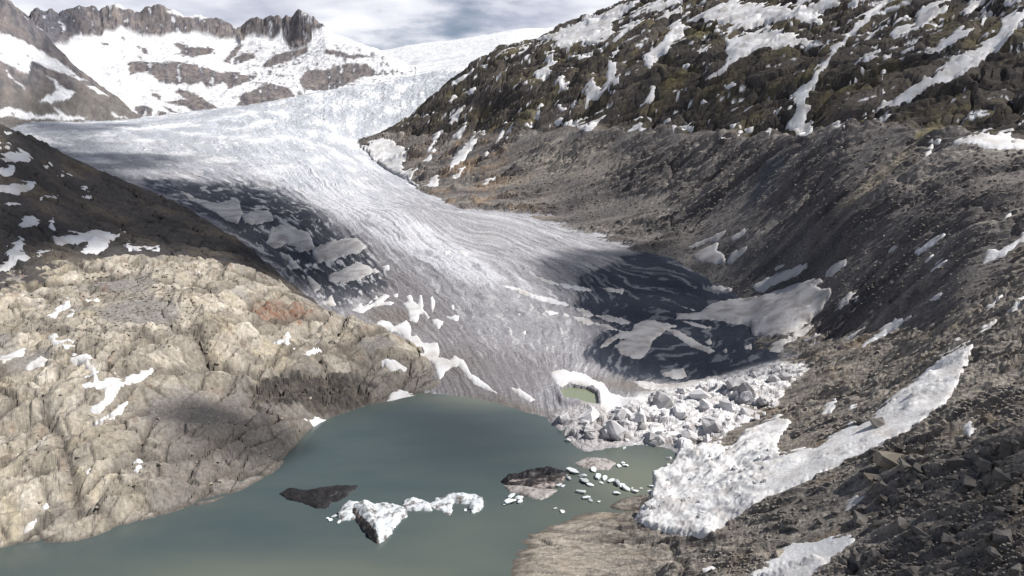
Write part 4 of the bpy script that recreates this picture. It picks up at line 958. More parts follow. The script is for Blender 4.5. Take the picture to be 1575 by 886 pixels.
# --- granite hill
for reg, pts, lab in [
 ('D', [(213,582),(260,540),(310,488),(342,493),(325,532),(280,552),(245,592)], 'slanting snow patch beside the rounded granite boss'), ('D', [(383,522),(400,498),(472,483),(450,507),(400,517)], None), ('D', [(298,597),(310,568),(340,548),(352,570),(320,592)], None),
 ('D', [(223,690),(250,660),(270,680),(300,695),(382,693),(340,732),(300,742),(270,712)], 'bowl-shaped snow patch under the pink granite boss'),
 ('D', [(-20,790),(0,763),(60,748),(117,728),(110,757),(60,782),(20,802)], None), ('D', [(118,817),(140,778),(190,753),(227,790),(190,807),(130,822)], None),
 ('P', [(107,552),(123,545),(138,547),(143,560),(150,572),(155,584),(175,580),(190,585),(205,578),(222,570),(237,567),(230,578),(213,589),(200,596),(188,600),(175,614),(165,622),(152,634),(134,632),(145,622),(157,612),(157,600),(147,598),(127,600),(112,596),(107,588),(125,588),(142,584),(140,572),(122,562)], 'branching snow patch in the middle of the granite hill'),
 ('D', [(1248,702),(1300,685),(1330,638),(1344,690),(1362,727),(1320,712)], 'star-shaped snow patch under the rusty outcrop'), ('D', [(1403,747),(1440,713),(1497,693),(1482,737),(1430,752)], None), ('D', [(888,372),(915,363),(932,382)], None),
 ('H', [(418,202),(440,170),(500,150),(540,120),(587,83),(570,117),(530,162),(470,197)], None), ('H', [(368,282),(400,233),(427,235),(400,267)], None), ('H', [(613,407),(620,373),(650,363),(657,385),(635,417)], None), ('H', [(103,692),(125,640),(180,588),(222,563),(200,612),(150,662)], 'curved snow patch just above the lake near the picture edge'),
 ('H', [(353,442),(400,400),(442,368),(400,422)], None), ('P', [(585,556),(595,552),(612,558),(627,566),(620,570),(600,568)], 'isolated snow patch on the smooth granite toe'), ('P', [(593,620),(606,603),(622,603),(648,611),(625,618)], 'snow bank at the head of the lake'), ('P', [(467,646),(490,643),(507,650),(487,658)], None),
 ('D', [(0,490),(15,482),(18,490),(2,500)], None), ('D', [(405,1000),(420,985),(430,995)], None),
]: snow(reg, pts, HI, lab, edge=.7, thick=1.3)
# --- glacier
for reg, pts, lab, mt in [
 ('P', [(480,385),(495,375),(525,367),(545,367),(568,380),(555,386),(535,392),(510,402),(490,404),(482,395)], 'flat grey snow slab in the dark glacier margin', M_SNOWD),
 ('P', [(505,425),(525,415),(548,405),(565,407),(583,418),(565,425),(540,432),(525,436),(506,433)], 'smaller snow slab below the flat grey slab', M_SNOWD),
 ('D', [(1218,242),(1250,168),(1300,153),(1350,163),(1430,188),(1452,262),(1380,282),(1370,250),(1310,240),(1280,262)], 'pale snow patch against the dark hill foot', M_SNOWD),
 ('D', [(1108,110),(1180,88),(1240,78),(1262,132),(1200,152),(1130,142),(1120,120)], None, M_SNOWD), ('D', [(840,0),(930,38),(1010,50),(1100,38),(1120,100),(1100,142),(1040,132),(950,70),(880,40)], None, M_SNOWD), ('D', [(1280,275),(1330,288),(1382,352),(1350,352),(1300,292)], None, M_SNOWD), ('D', [(1408,380),(1440,398),(1482,440),(1450,467),(1420,412)], None, M_SNOWD), ('D', [(1478,512),(1530,478),(1547,522),(1510,532)], None, M_SNOWD),
 ('E', [(48,547),(90,518),(100,535),(160,478),(167,490),(130,520),(200,473),(217,480),(190,510),(242,513),(160,527),(100,557)], None, M_SNOW),
 ('E', [(283,515),(310,510),(298,485),(320,478),(330,510),(355,520),(358,473),(377,473),(387,545),(417,580),(400,592),(365,562),(350,602),(318,592),(308,550)], 'forked snow patch like a glove on the dirty ice', M_SNOW), ('E', [(403,490),(420,478),(432,510),(422,557),(408,540)], None, M_SNOW),
 ('E', [(118,647),(180,593),(215,600),(240,625),(300,593),(317,620),(320,670),(350,665),(375,690),(442,698),(452,745),(442,765),(500,775),(520,758),(562,780),(592,830),(680,890),(740,940),(700,930),(610,890),(570,830),(540,800),(490,820),(455,865),(440,830),(430,790),(380,782),(340,742),(325,700),(260,647),(215,637),(180,642)], 'winding white snow band between granite hill and glacier', M_SNOW),
 ('E', [(413,590),(435,588),(472,598),(450,632),(420,607)], None, M_SNOW), ('E', [(488,575),(542,573),(537,592),(500,590)], None, M_SNOW), ('E', [(240,475),(262,470),(262,482),(245,487)], None, M_SNOW), ('E', [(500,530),(518,523),(515,545)], None, M_SNOW),
 ('E', [(733,430),(800,438),(900,478),(980,498),(1062,525),(1000,519),(900,494),(800,457)], None, M_SNOW), ('E', [(893,392),(930,402),(1002,428),(950,418)], None, M_SNOW), ('E', [(1008,425),(1080,433),(1157,455),(1080,453),(1020,437)], None, M_SNOW), ('E', [(1078,535),(1150,558),(1260,578),(1342,600),(1330,614),(1220,592),(1120,567)], None, M_SNOWD), ('E', [(1028,565),(1120,588),(1180,598),(1282,640),(1200,627),(1100,597)], None, M_SNOWD), ('E', [(938,548),(1000,560),(960,564)], None, M_SNOW), ('E', [(1198,440),(1302,453),(1292,467),(1220,454)], None, M_SNOWD), ('E', [(470,280),(500,265),(510,285),(480,293)], None, M_SNOW), ('E', [(540,280),(590,280),(570,292)], None, M_SNOW), ('E', [(830,650),(850,643),(848,662)], None, M_SNOW), ('E', [(760,545),(800,560),(850,570),(800,565)], None, M_SNOW), ('E', [(190,345),(215,342),(215,357),(198,358)], None, M_SNOW),
 ('E', [(1260,712),(1310,680),(1280,672),(1180,737),(1173,727),(1220,690),(1290,648),(1340,638),(1350,608),(1420,595),(1490,608),(1572,620),(1500,632),(1470,662),(1430,682),(1420,722),(1390,762),(1350,777),(1310,757)], 'hand-shaped grey snow patch in the dark ice basin', M_SNOWD),
 ('E', [(1500,630),(1560,640),(1640,690),(1720,735),(1690,742),(1600,710),(1530,660)], None, M_SNOWD), ('E', [(1540,590),(1600,595),(1700,625),(1680,635),(1600,612)], None, M_SNOWD),
 ('P', [(1019,576),(1035,568),(1052,565),(1058,580),(1040,585)], 'small wedge of snow below the dark ice basin', M_SNOWD), ('P', [(785,595),(800,598),(823,615),(815,618),(790,604)], 'slim snow lens just above the lake edge', M_SNOW), ('F', [(100,690),(120,685),(130,697),(112,700)], None, M_SNOWD), ('F', [(180,735),(200,728),(203,740)], None, M_SNOWD), ('F', [(280,712),(310,706),(312,720),(290,725)], None, M_SNOWD), ('F', [(130,440),(200,445),(240,455),(180,453)], None, M_SNOWD), ('F', [(-20,520),(40,540),(60,550),(0,535)], None, M_SNOWD),
 ('P', [(849,574),(860,569),(880,571),(905,579),(927,589),(937,604),(960,611),(1002,608),(985,620),(952,626),(932,634),(921,626),(919,606),(905,596),(880,592),(861,595),(855,590)], 'bright snow rim curling around the green meltwater pond', M_SNOW),
 ('P', [(962,583),(1000,590),(1020,592),(1060,586),(1118,577),(1075,593),(1030,600),(990,596)], 'thin curved snow ledge above the collapsed ice', M_SNOWD),
]: snow(reg, pts, GL, lab, mat=mt, edge=1.6 if mt is M_SNOWD else 1.1, thick=1.1)
print('snow', time.time() - T0)

# ------------------------------------------------------------------ faceted rocks and ice blocks
def hull(name, seed, n, sx, sy, sz, mat, boxy=.6, jag=0):
    rg = random.Random(seed)
    bm = bmesh.new()
    for i in range(n):
        p = [rg.uniform(-1, 1) for _ in range(3)]
        mx = max(abs(c) for c in p) or 1
        l = math.sqrt(sum(c * c for c in p)) or 1
        q = [(c / mx) * boxy + (c / l) * (1 - boxy) for c in p]
        k = rg.uniform(.82, 1.05)
        bm.verts.new((q[0] * sx * k, q[1] * sy * k, q[2] * sz * k))
    r_ = bmesh.ops.convex_hull(bm, input=bm.verts)
    bmesh.ops.delete(bm, geom=list({e for e in r_['geom_interior'] + r_['geom_unused'] if isinstance(e, bmesh.types.BMVert)}), context='VERTS')
    if jag:
        bmesh.ops.subdivide_edges(bm, edges=bm.edges[:], cuts=1, use_grid_fill=True)
        bmesh.ops.triangulate(bm, faces=bm.faces[:])
        for v_ in bm.verts:
            k = 1 + rg.uniform(-jag, jag * .6)
            v_.co = (v_.co.x * k, v_.co.y * k, v_.co.z * (1 + rg.uniform(-jag, jag)))
    me = bpy.data.meshes.new(name)
    bm.to_mesh(me); bm.free()
    me.materials.append(mat)
    return me
def stone_material(name, a, b, bump=.15, sc_=.8):
    m, n, p = mat_nodes(name)
    tc = n.nodes.new('ShaderNodeTexCoord'); oi = n.nodes.new('ShaderNodeObjectInfo')
    no = n.nodes.new('ShaderNodeTexNoise'); no.noise_dimensions = '4D'; no.inputs['Scale'].default_value = sc_; no.inputs['Detail'].default_value = 6
    ml = n.nodes.new('ShaderNodeMath'); ml.operation = 'MULTIPLY'; ml.inputs[1].default_value = 40
    rp = n.nodes.new('ShaderNodeValToRGB')
    rp.color_ramp.elements[0].position = .3; rp.color_ramp.elements[0].color = (*a, 1)
    rp.color_ramp.elements[1].position = .68; rp.color_ramp.elements[1].color = (*b, 1)
    hs = n.nodes.new('ShaderNodeMapRange'); hs.inputs[3].default_value = .65; hs.inputs[4].default_value = 1.25
    sc2 = n.nodes.new('ShaderNodeVectorMath'); sc2.operation = 'SCALE'
    bu = n.nodes.new('ShaderNodeBump'); bu.inputs['Distance'].default_value = bump
    k = n.links.new
    k(oi.outputs['Random'], ml.inputs[0]); k(ml.outputs[0], no.inputs['W']); k(tc.outputs['Object'], no.inputs['Vector'])
    k(no.outputs['Fac'], rp.inputs[0]); k(oi.outputs['Random'], hs.inputs[0])
    k(rp.outputs[0], sc2.inputs[0]); k(hs.outputs[0], sc2.inputs['Scale']); k(sc2.outputs[0], p.inputs['Base Color'])
    k(no.outputs['Fac'], bu.inputs['Height']); k(bu.outputs[0], p.inputs['Normal'])
    p.inputs['Roughness'].default_value = .9; p.inputs['Specular IOR Level'].default_value = .25
    return m
M_STONE = stone_material('boulder_granite', (.075, .069, .064), (.195, .178, .16))
M_STONET = stone_material('tan_boulder_granite', (.18, .155, .125), (.36, .32, .265))
M_SCREE = stone_material('scree_stone', (.12, .107, .095), (.30, .272, .24), .15, .12)
M_STONED = stone_material('dark_boulder_granite', (.045, .04, .038), (.12, .105, .095))
M_BLOCK = stone_material('serac_ice', (.38, .365, .365), (.71, .70, .70), .5, .3)
M_FLOE = stone_material('floe_ice', (.55, .60, .62), (.80, .82, .82), .1, .5)
ST = [hull('stone', 500 + i, 16, 1, random.Random(i).uniform(.55, .85), random.Random(i + 9).uniform(.3, .6), M_STONE, .8, .13) for i in range(8)]
STT = [hull('stone', 540 + i, 16, 1, .75, .5, M_STONET, .8, .13) for i in range(5)]
BL = [hull('ice_block', 600 + i, 20, 1, random.Random(i).uniform(.6, .95), random.Random(i + 9).uniform(.6, 1.0), M_BLOCK, .75, .16) for i in range(9)]
FLO = [hull('ice_floe', 700 + i, 18, 1, random.Random(i).uniform(.5, .8), .28, M_FLOE, .4) for i in range(6)]
SMALL = [hull('pebble', 520 + i, 14, 1, .75, .5, M_STONE, .7) for i in range(6)]
def height_at(u, v, cls=None):
    """the visible ground point under a photo pixel"""
    a, _ = ray(u, v)
    for _i in range(3):
        col = int(np.clip(round((float(a) - AZ[0]) / (AZ[1] - AZ[0])), 0, NC - 1))
        vv = PV[:, col]
        vis = np.minimum.accumulate(vv)
        k = int(np.argmax(vis <= v))
        # azimuth of a pixel does not depend on range
        break
    global _cov
    _cov = COVER[k, col]
    return np.array([X[k, col], Y[k, col], Z[k, col]]), CLS[k, col], RR[k]
def place(me, name, p, s, rg, parent=None, tilt=.4, sink=.25, sq=(1, 1, 1)):
    o = bpy.data.objects.new(name, me)
    o.location = (p[0], p[1], p[2] + s * sq[2] * .5 * (1 - 2 * sink))
    o.rotation_euler = (rg.uniform(-tilt, tilt), rg.uniform(-tilt, tilt), rg.uniform(0, 6.28))
    o.scale = (s * sq[0], s * sq[1], s * sq[2])
    COL.objects.link(o)
    if parent: o.parent = parent
    return o
rg = random.Random(11)
# named boulders
for u, v, s, me, lab in [
 (1368,712,8.0, STT[0], 'big tan split boulder on the scree above the snow patch'), (1345,733,5.8, STT[1], 'tan boulder propped below the big split boulder'), (1391,722,5.2, ST[0], 'grey boulder touching the big tan split boulder'),
 (1352,655,6.0, ST[2], 'dark boulder lying in the avalanche snow ramp'), (1323,805,5.5, ST[3], 'dark boulder beside the bottom snow patch'), (1360,770,4.0, ST[4], 'upright dark boulder above the bottom snow patch'),
 (1415,725,4.5, ST[5], 'grey angular boulder uphill of the split boulder'), (1197,853,3.2, STT[3], 'rounded boulder at the rim of the bottom snow patch'), (1513,725,6.0, ST[6], 'blade-shaped dark boulder in shaded scree'),
 (1545,738,5.0, ST[1], 'flat grey boulder at the picture edge scree'), (1472,715,5.5, ST[7], 'blocky brown boulder above shaded scree'), (1322,650,4.5, ST[4], 'brown boulder poking out of the avalanche snow edge')]:
    p, _, r_ = height_at(u, v)
    sq = {'blade-shaped dark boulder in shaded scree': (.35, 1, 1.2)}.get(lab, (1, 1, 1))
    tag(place(me, 'boulder', p, s * .82, rg, sq=sq, sink=.35), lab, 'boulder', 'large boulders on the near scree')
# loose stones, pieces of the ground they lie on
cnt = 0
while cnt < 300:
    if rg.random() < .8:
        u, v = rg.uniform(1180, 1575), rg.uniform(600, 890)
        if v < 1010 - u * .22 - 20 * rg.random(): continue
        s = rg.choice((.8, 1.1, 1.4, 1.9, 2.6)) * rg.uniform(.8, 1.2) * (1.4 if u > 1400 and rg.random() < .3 else .9)
    else:
        u, v = rg.uniform(10, 480), rg.uniform(430, 800); s = rg.uniform(.6, 1.5)
    p, cl, r_ = height_at(u, v)
    nm = NAMES[cl]
    if p[2] < .5 or _cov or nm not in ('shore', 'hill'): continue
    place(rg.choice(ST if nm == 'shore' else STT), 'stone', p, s, rg, GND[nm], sink=.48); cnt += 1
# scree: thousands of small stones in one mesh
def scatter(name, n, gen, meshes, label, mat):
    vs_, fs_ = [], []; base = 0
    data = []
    for me in meshes:
        co = np.array([v.co for v in me.vertices]); fa = np.array([p.vertices[:] for p in me.polygons])
        data.append((co, fa))
    while len(vs_) < n:
        q = gen()
        if q is None: continue
        p, s = q
        co, fa = data[rg.randrange(len(data))]
        a = rg.uniform(0, 6.28); ca, sa = math.cos(a), math.sin(a)
        cc = np.stack([co[:, 0] * ca - co[:, 1] * sa, co[:, 0] * sa + co[:, 1] * ca, co[:, 2]], -1) * s + np.array([p[0], p[1], p[2] + s * .12])
        vs_.append(cc); fs_.append(fa + base); base += len(co)
    o = mesh_obj(name, np.concatenate(vs_), np.concatenate(fs_), mat, smooth=False)
    return tag(o, label, kind='stuff')
def gen_shore():
    u, v = rg.uniform(1080, 1575), rg.uniform(520, 890)
    p, cl, r_ = height_at(u, v)
    if NAMES[cl] != 'shore' or p[2] < 1 or _cov: return None
    if rg.random() > .25 + .75 * (v > 640 - (u - 1300) * .2): return None
    if float(fbm(np.array([p[0] / 28]), np.array([p[1] / 28]), 3, 415)[0]) < rg.uniform(-.25, .2): return None
    return p, r_ / 300 * rg.choice((.35, .45, .6, .8))
scatter('scree', 1800, gen_shore, SMALL, 'loose grey-brown stones strewn over the near slope', M_SCREE)
def gen_slope():
    u, v = rg.uniform(760, 1575), rg.uniform(215, 470)
    p, cl, r_ = height_at(u, v)
    if NAMES[cl] != 'slope' or _cov: return None
    return p, r_ / 400 * rg.choice((.3, .4, .5, .8))
scatter('talus', 3500, gen_slope, SMALL, 'scattered stones on the scree below the trimline', M_SCREE)
def gen_hill():
    u, v = rg.gauss(215, 60), rg.gauss(470, 35)
    if rg.random() < .12: u, v = rg.uniform(0, 560), rg.uniform(420, 780)
    p, cl, r_ = height_at(u, v)
    if NAMES[cl] != 'hill' or p[2] < 1 or _cov: return None
    return p, r_ / 420 * rg.choice((.3, .4, .5, .7))
scatter('rock_debris', 700, gen_hill, SMALL, 'loose pale stones strewn over the granite hill', M_STONET)

# ------------------------------------------------------------------ ice blocks of the collapsed snout
big = [(905,640,7,'rounded grey ice hump at the tip of the collapsed ice'), (985,640,6.5,'pale upright ice block left of the tall serac'), (1018,618,8.5,'tallest grey serac in the collapsed ice'), (1046,628,6.5,'brown-sided ice block beside the tall serac'),
       (1075,608,7,'broad pale ice block behind the tall serac'), (1131,590,8,'sharp ice pyramid near the dark basin'), (1150,600,7,'dark-sided ice block below the ice pyramid'), (1150,632,5.5,'clean white snow-topped ice slab above the ramp'),
       (1005,672,5.5,'ribbed ice block at the edge of the green lagoon'), (1095,650,6,'dirty layered ice block near the ramp'), (945,660,7,'fluted grey ice hump behind the lagoon'), (920,710,4.5,'low pale ice islet at the lagoon mouth'), (1060,668,5,'white ice lump above the lagoon shore')]
for i, (u, v, s, lab) in enumerate(big):
    p, cl, r_ = height_at(u, v + 6)
    o = place(BL[i % 9], 'ice_block', p, s * 1.05, rg, sink=.42, sq=(1, 1, .9), tilt=.5)
    tag(o, lab, 'ice block', 'large blocks of the collapsed ice front')
RP = np.array(RUB)
cnt = 0
while cnt < 110:
    u, v = rg.uniform(850, 1240), rg.uniform(560, 705)
    if float(poly_sd(np.array([u]), np.array([v]), RUB)[0]) < 3: continue
    p, cl, r_ = height_at(u, v)
    place(rg.choice(BL), 'ice_block', p, rg.choice((.9, 1.3, 1.8, 3.0, 4.4)) * rg.uniform(.8, 1.25), rg, GND['glacier'], sink=.5, tilt=.7); cnt += 1
cnt = 0
while cnt < 90:                        # lumps in the avalanche tongue
    u, v = rg.uniform(985, 1190), rg.uniform(690, 820)
    if float(poly_sd(np.array([u]), np.array([v]), [(1000,730),(1040,695),(1130,690),(1200,690),(1190,740),(1100,800),(1060,822),(1010,812),(985,795)])[0]) < 3: continue
    p, cl, r_ = height_at(u, v)
    place(rg.choice(BL), 'ice_block', p + np.array([0, 0, .6]), rg.uniform(.7, 1.9), rg, GND['shore'], sink=.35, tilt=.7); cnt += 1

# ------------------------------------------------------------------ icebergs
def berg_material(name, ice, dirt, cover, sc_=.25, stretch=(1, 1, 1)):
    m, n, p = mat_nodes(name)
    tc = n.nodes.new('ShaderNodeTexCoord'); mp_ = n.nodes.new('ShaderNodeMapping'); mp_.inputs['Scale'].default_value = stretch
    no = n.nodes.new('ShaderNodeTexNoise'); no.inputs['Scale'].default_value = sc_; no.inputs['Detail'].default_value = 9; no.inputs['Roughness'].default_value = .68
    rp = n.nodes.new('ShaderNodeValToRGB')
    rp.color_ramp.elements[0].position = cover; rp.color_ramp.elements[0].color = (*dirt, 1)
    rp.color_ramp.elements[1].position = cover + .1; rp.color_ramp.elements[1].color = (*ice, 1)
    bu = n.nodes.new('ShaderNodeBump'); bu.inputs['Distance'].default_value = .2
    k = n.links.new
    k(tc.outputs['Object'], mp_.inputs[0]); k(mp_.outputs[0], no.inputs['Vector']); k(no.outputs['Fac'], rp.inputs[0]); k(rp.outputs[0], p.inputs['Base Color'])
    k(no.outputs['Fac'], bu.inputs['Height']); k(bu.outputs[0], p.inputs['Normal'])
    p.inputs['Roughness'].default_value = .55
    return m
MB_W = berg_material('white_berg_ice', (.58, .61, .63), (.15, .135, .125), .41, .22)
MB_D = berg_material('debris_covered_ice', (.026, .022, .022), (.012, .011, .012), .5, .4)
MB_S = berg_material('striped_berg_ice', (.30, .255, .235), (.035, .029, .027), .52, .3, (.35, 1, 1.6))
MB_F = berg_material('muddy_berg_ice', (.30, .26, .23), (.055, .045, .04), .5, .35)
MB_T = berg_material('tan_berg_ice', (.38, .35, .33), (.18, .158, .145), .42, .3)
def berg(name, px, h, mat, label, seed, steep=1.2, rough=.6, step=.55, ridge=None, group='icebergs adrift on the lake', cat='iceberg', flank=None, flank_mat=None, flank_name='flank'):
    """a floating block over its waterline outline: steep flanks, uneven top, keel below the surface"""
    W = np.array([at(u, v, z=0)[:2] for u, v in px])
    c0, c1 = W.min(0) - 2, W.max(0) + 2
    gx, gy = np.meshgrid(np.arange(c0[0], c1[0], step), np.arange(c0[1], c1[1], step))
    sd = poly_sd(gx, gy, W) + fbm(gx / 3, gy / 3, 4, seed, gain=.6) * 1.1 + .9
    top = h * (.55 + .75 * fbm(gx / 9, gy / 9, 3, seed + 1)) + rough * fbm(gx / 2.2, gy / 2.2, 3, seed + 2, ridged=True)
    if ridge is not None:
        q0, q1 = np.array(at(*ridge[0], z=0)[:2]), np.array(at(*ridge[1], z=0)[:2])
        e = q1 - q0; tt = np.clip(((gx - q0[0]) * e[0] + (gy - q0[1]) * e[1]) / (e @ e), 0, 1)
        dq = np.hypot(gx - q0[0] - tt * e[0], gy - q0[1] - tt * e[1])
        top = top + h * .9 * np.exp(-dq / 4)
    z_ = np.where(sd > 0, top * (1 - np.exp(-sd / steep)), 1.4 * sd)
    z_ = np.maximum(z_, -3)
    ii = np.arange(gx.size).reshape(gx.shape)
    cc = np.stack([ii[:-1, :-1], ii[:-1, 1:], ii[1:, 1:], ii[1:, :-1]], -1)
    s4 = np.stack([sd[:-1, :-1], sd[:-1, 1:], sd[1:, 1:], sd[1:, :-1]], -1).max(-1) > -2
    ctr = np.array([W[:, 0].mean(), W[:, 1].mean(), 0])
    AV = np.stack([gx, gy, z_], -1).reshape(-1, 3)
    f = cc[s4]
    fpart = None
    if flank is not None:
        q0, q1 = np.array(at(*flank[0], z=0)[:2]), np.array(at(*flank[1], z=0)[:2])
        cen = AV[f].mean(1)
        wobble = 1.2 * fbm(cen[:, 0] / 3, cen[:, 1] / 3, 3, seed + 9)
        e = (q1 - q0) / np.linalg.norm(q1 - q0)
        side = (cen[:, 0] - q0[0]) * e[1] - (cen[:, 1] - q0[1]) * e[0] + wobble
        fpart = f[side > 0]; f = f[side <= 0]
    us, inv = np.unique(f, return_inverse=True)
    V3 = AV[us]
    o = mesh_obj(name, V3 - ctr, inv.reshape(-1, 4), mat)
    o.location = ctr
    if fpart is not None and len(fpart):
        us, inv = np.unique(fpart, return_inverse=True)
        k = mesh_obj(flank_name, AV[us] - ctr, inv.reshape(-1, 4), flank_mat, parent=o)
        k['label'] = 'dirty brown flank' if flank_name == 'flank' else 'dark rock-strewn band'
    return tag(o, label, cat, group)
berg('iceberg', [(431,759),(446,751),(470,755),(495,751),(520,747),(548,748),(540,757),(522,770),(507,772),(503,781),(488,781),(470,774),(445,768)], 2.2, MB_D, 'low black debris-covered iceberg shaped like a whale', 801, steep=2.5, rough=.3)
berg('iceberg', [(543,782),(560,780),(585,778),(610,778),(623,782),(624,794),(615,799),(610,806),(603,812),(600,820),(588,831),(581,835),(573,827),(562,815),(552,803),(544,792)], 3.6, MB_W, 'white triangular iceberg with a brown flank pointing toward the viewer', 811, steep=.8, ridge=((560,785),(580,826)), flank=((545,786),(582,834)), flank_mat=MB_F)
berg('iceberg', [(520,793),(530,778),(537,774),(552,775),(556,785),(548,797),(537,799),(526,800)], 2.8, MB_W, 'knobbly grey-white iceberg beside the triangular one', 821, steep=.8)
berg('iceberg', [(619,782),(623,774),(633,769),(648,770),(660,778),(662,785),(648,784),(630,785)], 2.4, MB_W, 'half-moon white iceberg with a dark arch line', 831, steep=.7)
berg('iceberg', [(658,777),(672,772),(690,770),(697,772),(692,778),(694,786),(690,791),(680,785),(668,781)], 1.8, MB_W, 'fishtail-shaped white iceberg between half-moon and hooked ones', 841, steep=.8)
berg('iceberg', [(672,769),(690,764),(710,761),(728,762),(740,766),(741,780),(735,786),(727,788),(722,781),(726,774),(712,774),(698,772)], 2.8, MB_W, 'hooked grey-white iceberg at the end of the chain', 851, steep=.8)
berg('iceberg', [(773,741),(783,733),(800,729),(820,724),(840,721),(860,724),(875,728),(866,736),(864,744),(848,750),(825,752),(800,750),(785,748)], 3.2, MB_S, 'dark striped iceberg next to the drifting ice fragments', 861, steep=1.2, flank=((868,733),(778,745)), flank_mat=MB_D, flank_name='debris_band')
berg('iceberg', [(777,748),(800,749),(830,753),(855,754),(845,762),(832,768),(815,764),(800,760),(785,756)], 2.0, MB_T, 'tan slab of ice in front of the striped iceberg', 871, steep=.8, rough=.3)
berg('iceberg', [(885,712),(905,705),(930,706),(945,712),(935,722),(910,722),(890,716)], 1.6, MB_T, 'low pale ice spit off the collapsed ice', 881, steep=1.5)
# floes: (u, v, half size)
fl = [(880,727,2.3),(875,737,2.0),(858,746,1.6),(889,728,1.2),(897,733,1.6),(913,724,1.6),(900,742,2.0),(907,747,2.4),(897,739,1.2),(920,735,1.8),(930,737,1.6),(925,743,1.3),(940,741,1.6),(950,745,2.0),(957,748,1.6),(962,753,1.8),(972,752,1.2),(949,760,1.6),(977,757,1.4),(986,752,1.0),(894,758,1.8),(902,767,1.6),(908,770,1.4),(921,772,1.6),(952,718,1.6),(962,717,1.2),(958,713,1.0),(870,731,1.0),(866,748,1.2),(1000,756,1.4),(1001,749,1.2),(854,783,1.2),(865,788,1.4),(787,764,1.6),(797,769,1.8),(785,774,2.0),(776,776,1.2),(800,773,1.2),(508,800,1.4),(514,795,1.3),(504,797,.9),(522,803,1.2),(606,812,.9),(612,801,.9),(716,785,1.2),(727,787,1.0),(960,690,1.4),(977,684,1.2)]
special = {0: 'largest pale floe touching the tip of the striped iceberg', 1: 'rounded blue-white floe under the striped iceberg tip', 2: 'small floe between the striped iceberg and the tan slab', 7: 'biggest white floe in the middle of the fragment trail', 6: 'floe just above the biggest white floe',
 13: 'angular floe two thirds along the fragment trail', 15: 'floe near the far end of the fragment trail', 17: 'flat floe hanging below the end of the fragment trail', 19: 'last tiny floe of the trail before the avalanche snow', 20: 'thin floe below the middle of the fragment trail', 29: 'floe touching the avalanche snow tongue', 24: 'leftmost floe of the small cluster above the trail',
 34: 'white floe directly under the tan slab', 35: 'longest floe in front of the tan slab', 36: 'outermost floe in front of the tan slab', 38: 'largest floe beside the knobbly iceberg', 44: 'floe held in the hook of the hooked iceberg', 43: 'floe off the flank tip of the triangular iceberg', 5: 'bright ice floe alone at the top of the fragment trail', 31: 'upper of two lone floes near the rock spit', 32: 'lower of two lone floes near the rock spit', 46: 'small floe inside the green lagoon near the ice wall', 23: 'lowest flat floe of the fragment trail'}
for i, (u, v, s) in enumerate(fl):
    p = at(u, v, z=0)
    o = place(FLO[i % 6], 'ice_floe', p, s * rg.uniform(.9, 1.9), rg, sink=.2, tilt=.15, sq=(1, rg.uniform(.6, 1.2), rg.uniform(.6, 1.3)))
    if i in special: lab, gr = special[i], 'single ice floes'
    elif i < 31: lab, gr = 'small white floe in the trail of fragments beside the striped iceberg', 'ice fragments beside the striped iceberg'
    elif i < 38: lab, gr = 'small floe trailing in front of the tan ice slab', 'ice fragments before the tan slab'
    elif i < 42: lab, gr = 'small floe crowding the knobbly iceberg', 'ice fragments by the knobbly iceberg'
    elif i < 46: lab, gr = 'tiny floe broken off the white iceberg chain', 'ice fragments by the white icebergs'
    else: lab, gr = 'small floe in the green lagoon by the ramp', 'ice fragments in the lagoon'
    tag(o, lab, 'ice floe', gr)

# ------------------------------------------------------------------ broken cloud overhead: it shades parts of the valley
def cloud_material():
    m = bpy.data.materials.new('cloud_vapour'); m.use_nodes = True
    n = m.node_tree; n.nodes.clear()
    o_ = n.nodes.new('ShaderNodeOutputMaterial'); t = n.nodes.new('ShaderNodeBsdfTransparent'); d_ = n.nodes.new('ShaderNodeBsdfTranslucent'); mx = n.nodes.new('ShaderNodeMixShader')
    a = n.nodes.new('ShaderNodeAttribute'); a.attribute_name = 'mineral'
    d_.inputs[0].default_value = (.8, .8, .82, 1)
    df = n.nodes.new('ShaderNodeBsdfDiffuse'); df.inputs[0].default_value = (.8, .8, .82, 1)
    m2 = n.nodes.new('ShaderNodeMixShader'); m2.inputs[0].default_value = .3
    n.links.new(df.outputs[0], m2.inputs[1]); n.links.new(d_.outputs[0], m2.inputs[2])
    n.links.new(a.outputs['Color'], mx.inputs[0]); n.links.new(t.outputs[0], mx.inputs[1]); n.links.new(m2.outputs[0], mx.inputs[2]); n.links.new(mx.outputs[0], o_.inputs[0])
    return m
M_CLOUD = cloud_material()
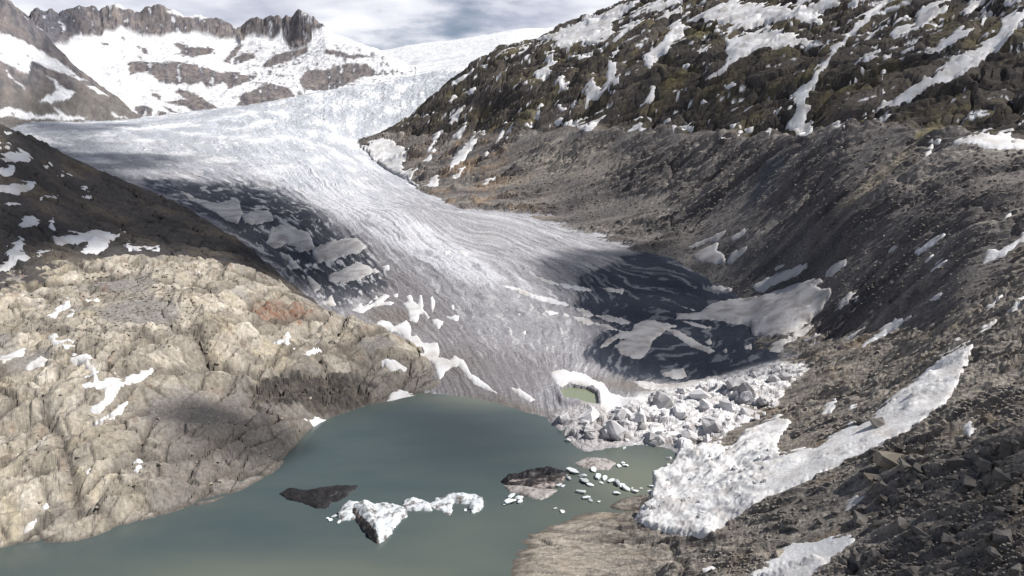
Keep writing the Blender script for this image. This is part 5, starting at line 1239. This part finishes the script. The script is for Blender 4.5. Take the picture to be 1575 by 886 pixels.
def cloud(polys, alt, seed, soft, wob, dens=.75):
    """polys: shaded ground in photo pixels; the cloud sits up-sun of it at the given altitude"""
    pts = []
    for poly in polys:
        q = []
        for u, v in poly:
            p, cl, r_ = height_at(u, v)
            k = (alt - p[2]) / SUN[2]
            q.append((p + SUN * k)[:2])
        pts.append(np.array(q))
    al = np.concatenate(pts)
    c0, c1 = al.min(0) - 2.2 * soft, al.max(0) + 2.2 * soft
    st = max((c1 - c0).max() / 160, 4)
    gx, gy = np.meshgrid(np.arange(c0[0], c1[0], st), np.arange(c0[1], c1[1], st))
    sd = np.max([poly_sd(gx, gy, q) for q in pts], axis=0)
    sd = sd + wob * fbm(gx / (wob * 3.2), gy / (wob * 3.2), 5, seed)
    den = sstep(-soft, soft, sd) * dens * (.85 + .25 * fbm(gx / 90, gy / 90, 3, seed + 3))
    th = np.clip(den, 0, 1) * soft * .8
    V = []; F = []; C = []; base = 0
    ii = np.arange(gx.size).reshape(gx.shape)
    f = np.stack([ii[:-1, :-1], ii[:-1, 1:], ii[1:, 1:], ii[1:, :-1]], -1)
    d4 = np.stack([den[:-1, :-1], den[:-1, 1:], den[1:, 1:], den[1:, :-1]], -1).max(-1) > .01
    f = f[d4]
    us, inv = np.unique(f, return_inverse=True); inv = inv.reshape(-1, 4)
    half = 1 - np.sqrt(np.clip(1 - den, 0, 1))                  # two skins together give the density
    for sgn, kk in ((1, 1.0), (-1, .35)):
        bump = (1 + .35 * fbm(gx / 60, gy / 60, 4, seed + 5))
        V.append(np.stack([gx, gy, alt + sgn * th * kk * bump], -1).reshape(-1, 3)[us])
        F.append((inv if sgn > 0 else inv[:, ::-1]) + base); base += len(us)
        C.append(np.repeat(half.reshape(-1)[us][:, None], 3, 1))
    o = mesh_obj('cloud', np.concatenate(V), np.concatenate(F), M_CLOUD)
    colour(o, np.clip(np.concatenate(C), 0, 1))
    o['kind'] = 'structure'
    return o
cloud([[(-60,170),(100,228),(300,325),(470,446),(400,420),(340,392),(200,385),(100,392),(-60,425)], [(200,275),(330,280),(430,292),(500,340),(560,400),(560,440),(480,450),(300,330)]], 1500, 901, 30, 30, .96)
cloud([[(110,237),(230,236),(320,241),(250,258),(180,262)]], 1700, 911, 40, 40, .8)
cloud([[(30,187),(140,190),(240,190),(160,201),(60,202)]], 1800, 921, 50, 60, .8)
cloud([[(820,400),(900,385),(1000,372),(1080,360),(1140,370),(1200,410),(1260,440),(1250,480),(1200,545),(1160,575),(1050,580),(930,556),(900,500),(830,440)]], 1500, 931, 30, 35, .9)
cloud([[(1370,800),(1440,730),(1520,680),(1650,620),(1750,900),(1400,960),(1330,900)]], 1400, 941, 12, 22, .7)
cloud([[(210,640),(290,612),(400,640),(450,690),(400,720),(300,690)]], 1400, 951, 9, 26, .85)
cloud([[(1000,60),(1200,60),(1400,20),(1600,0),(1600,200),(1350,170),(1250,190),(1050,200),(950,150)]], 1900, 961, 70, 70, .6)
cloud([[(40,10),(110,15),(130,40),(110,70),(70,60)]], 2600, 971, 60, 50, .7)
print('done', time.time() - T0)
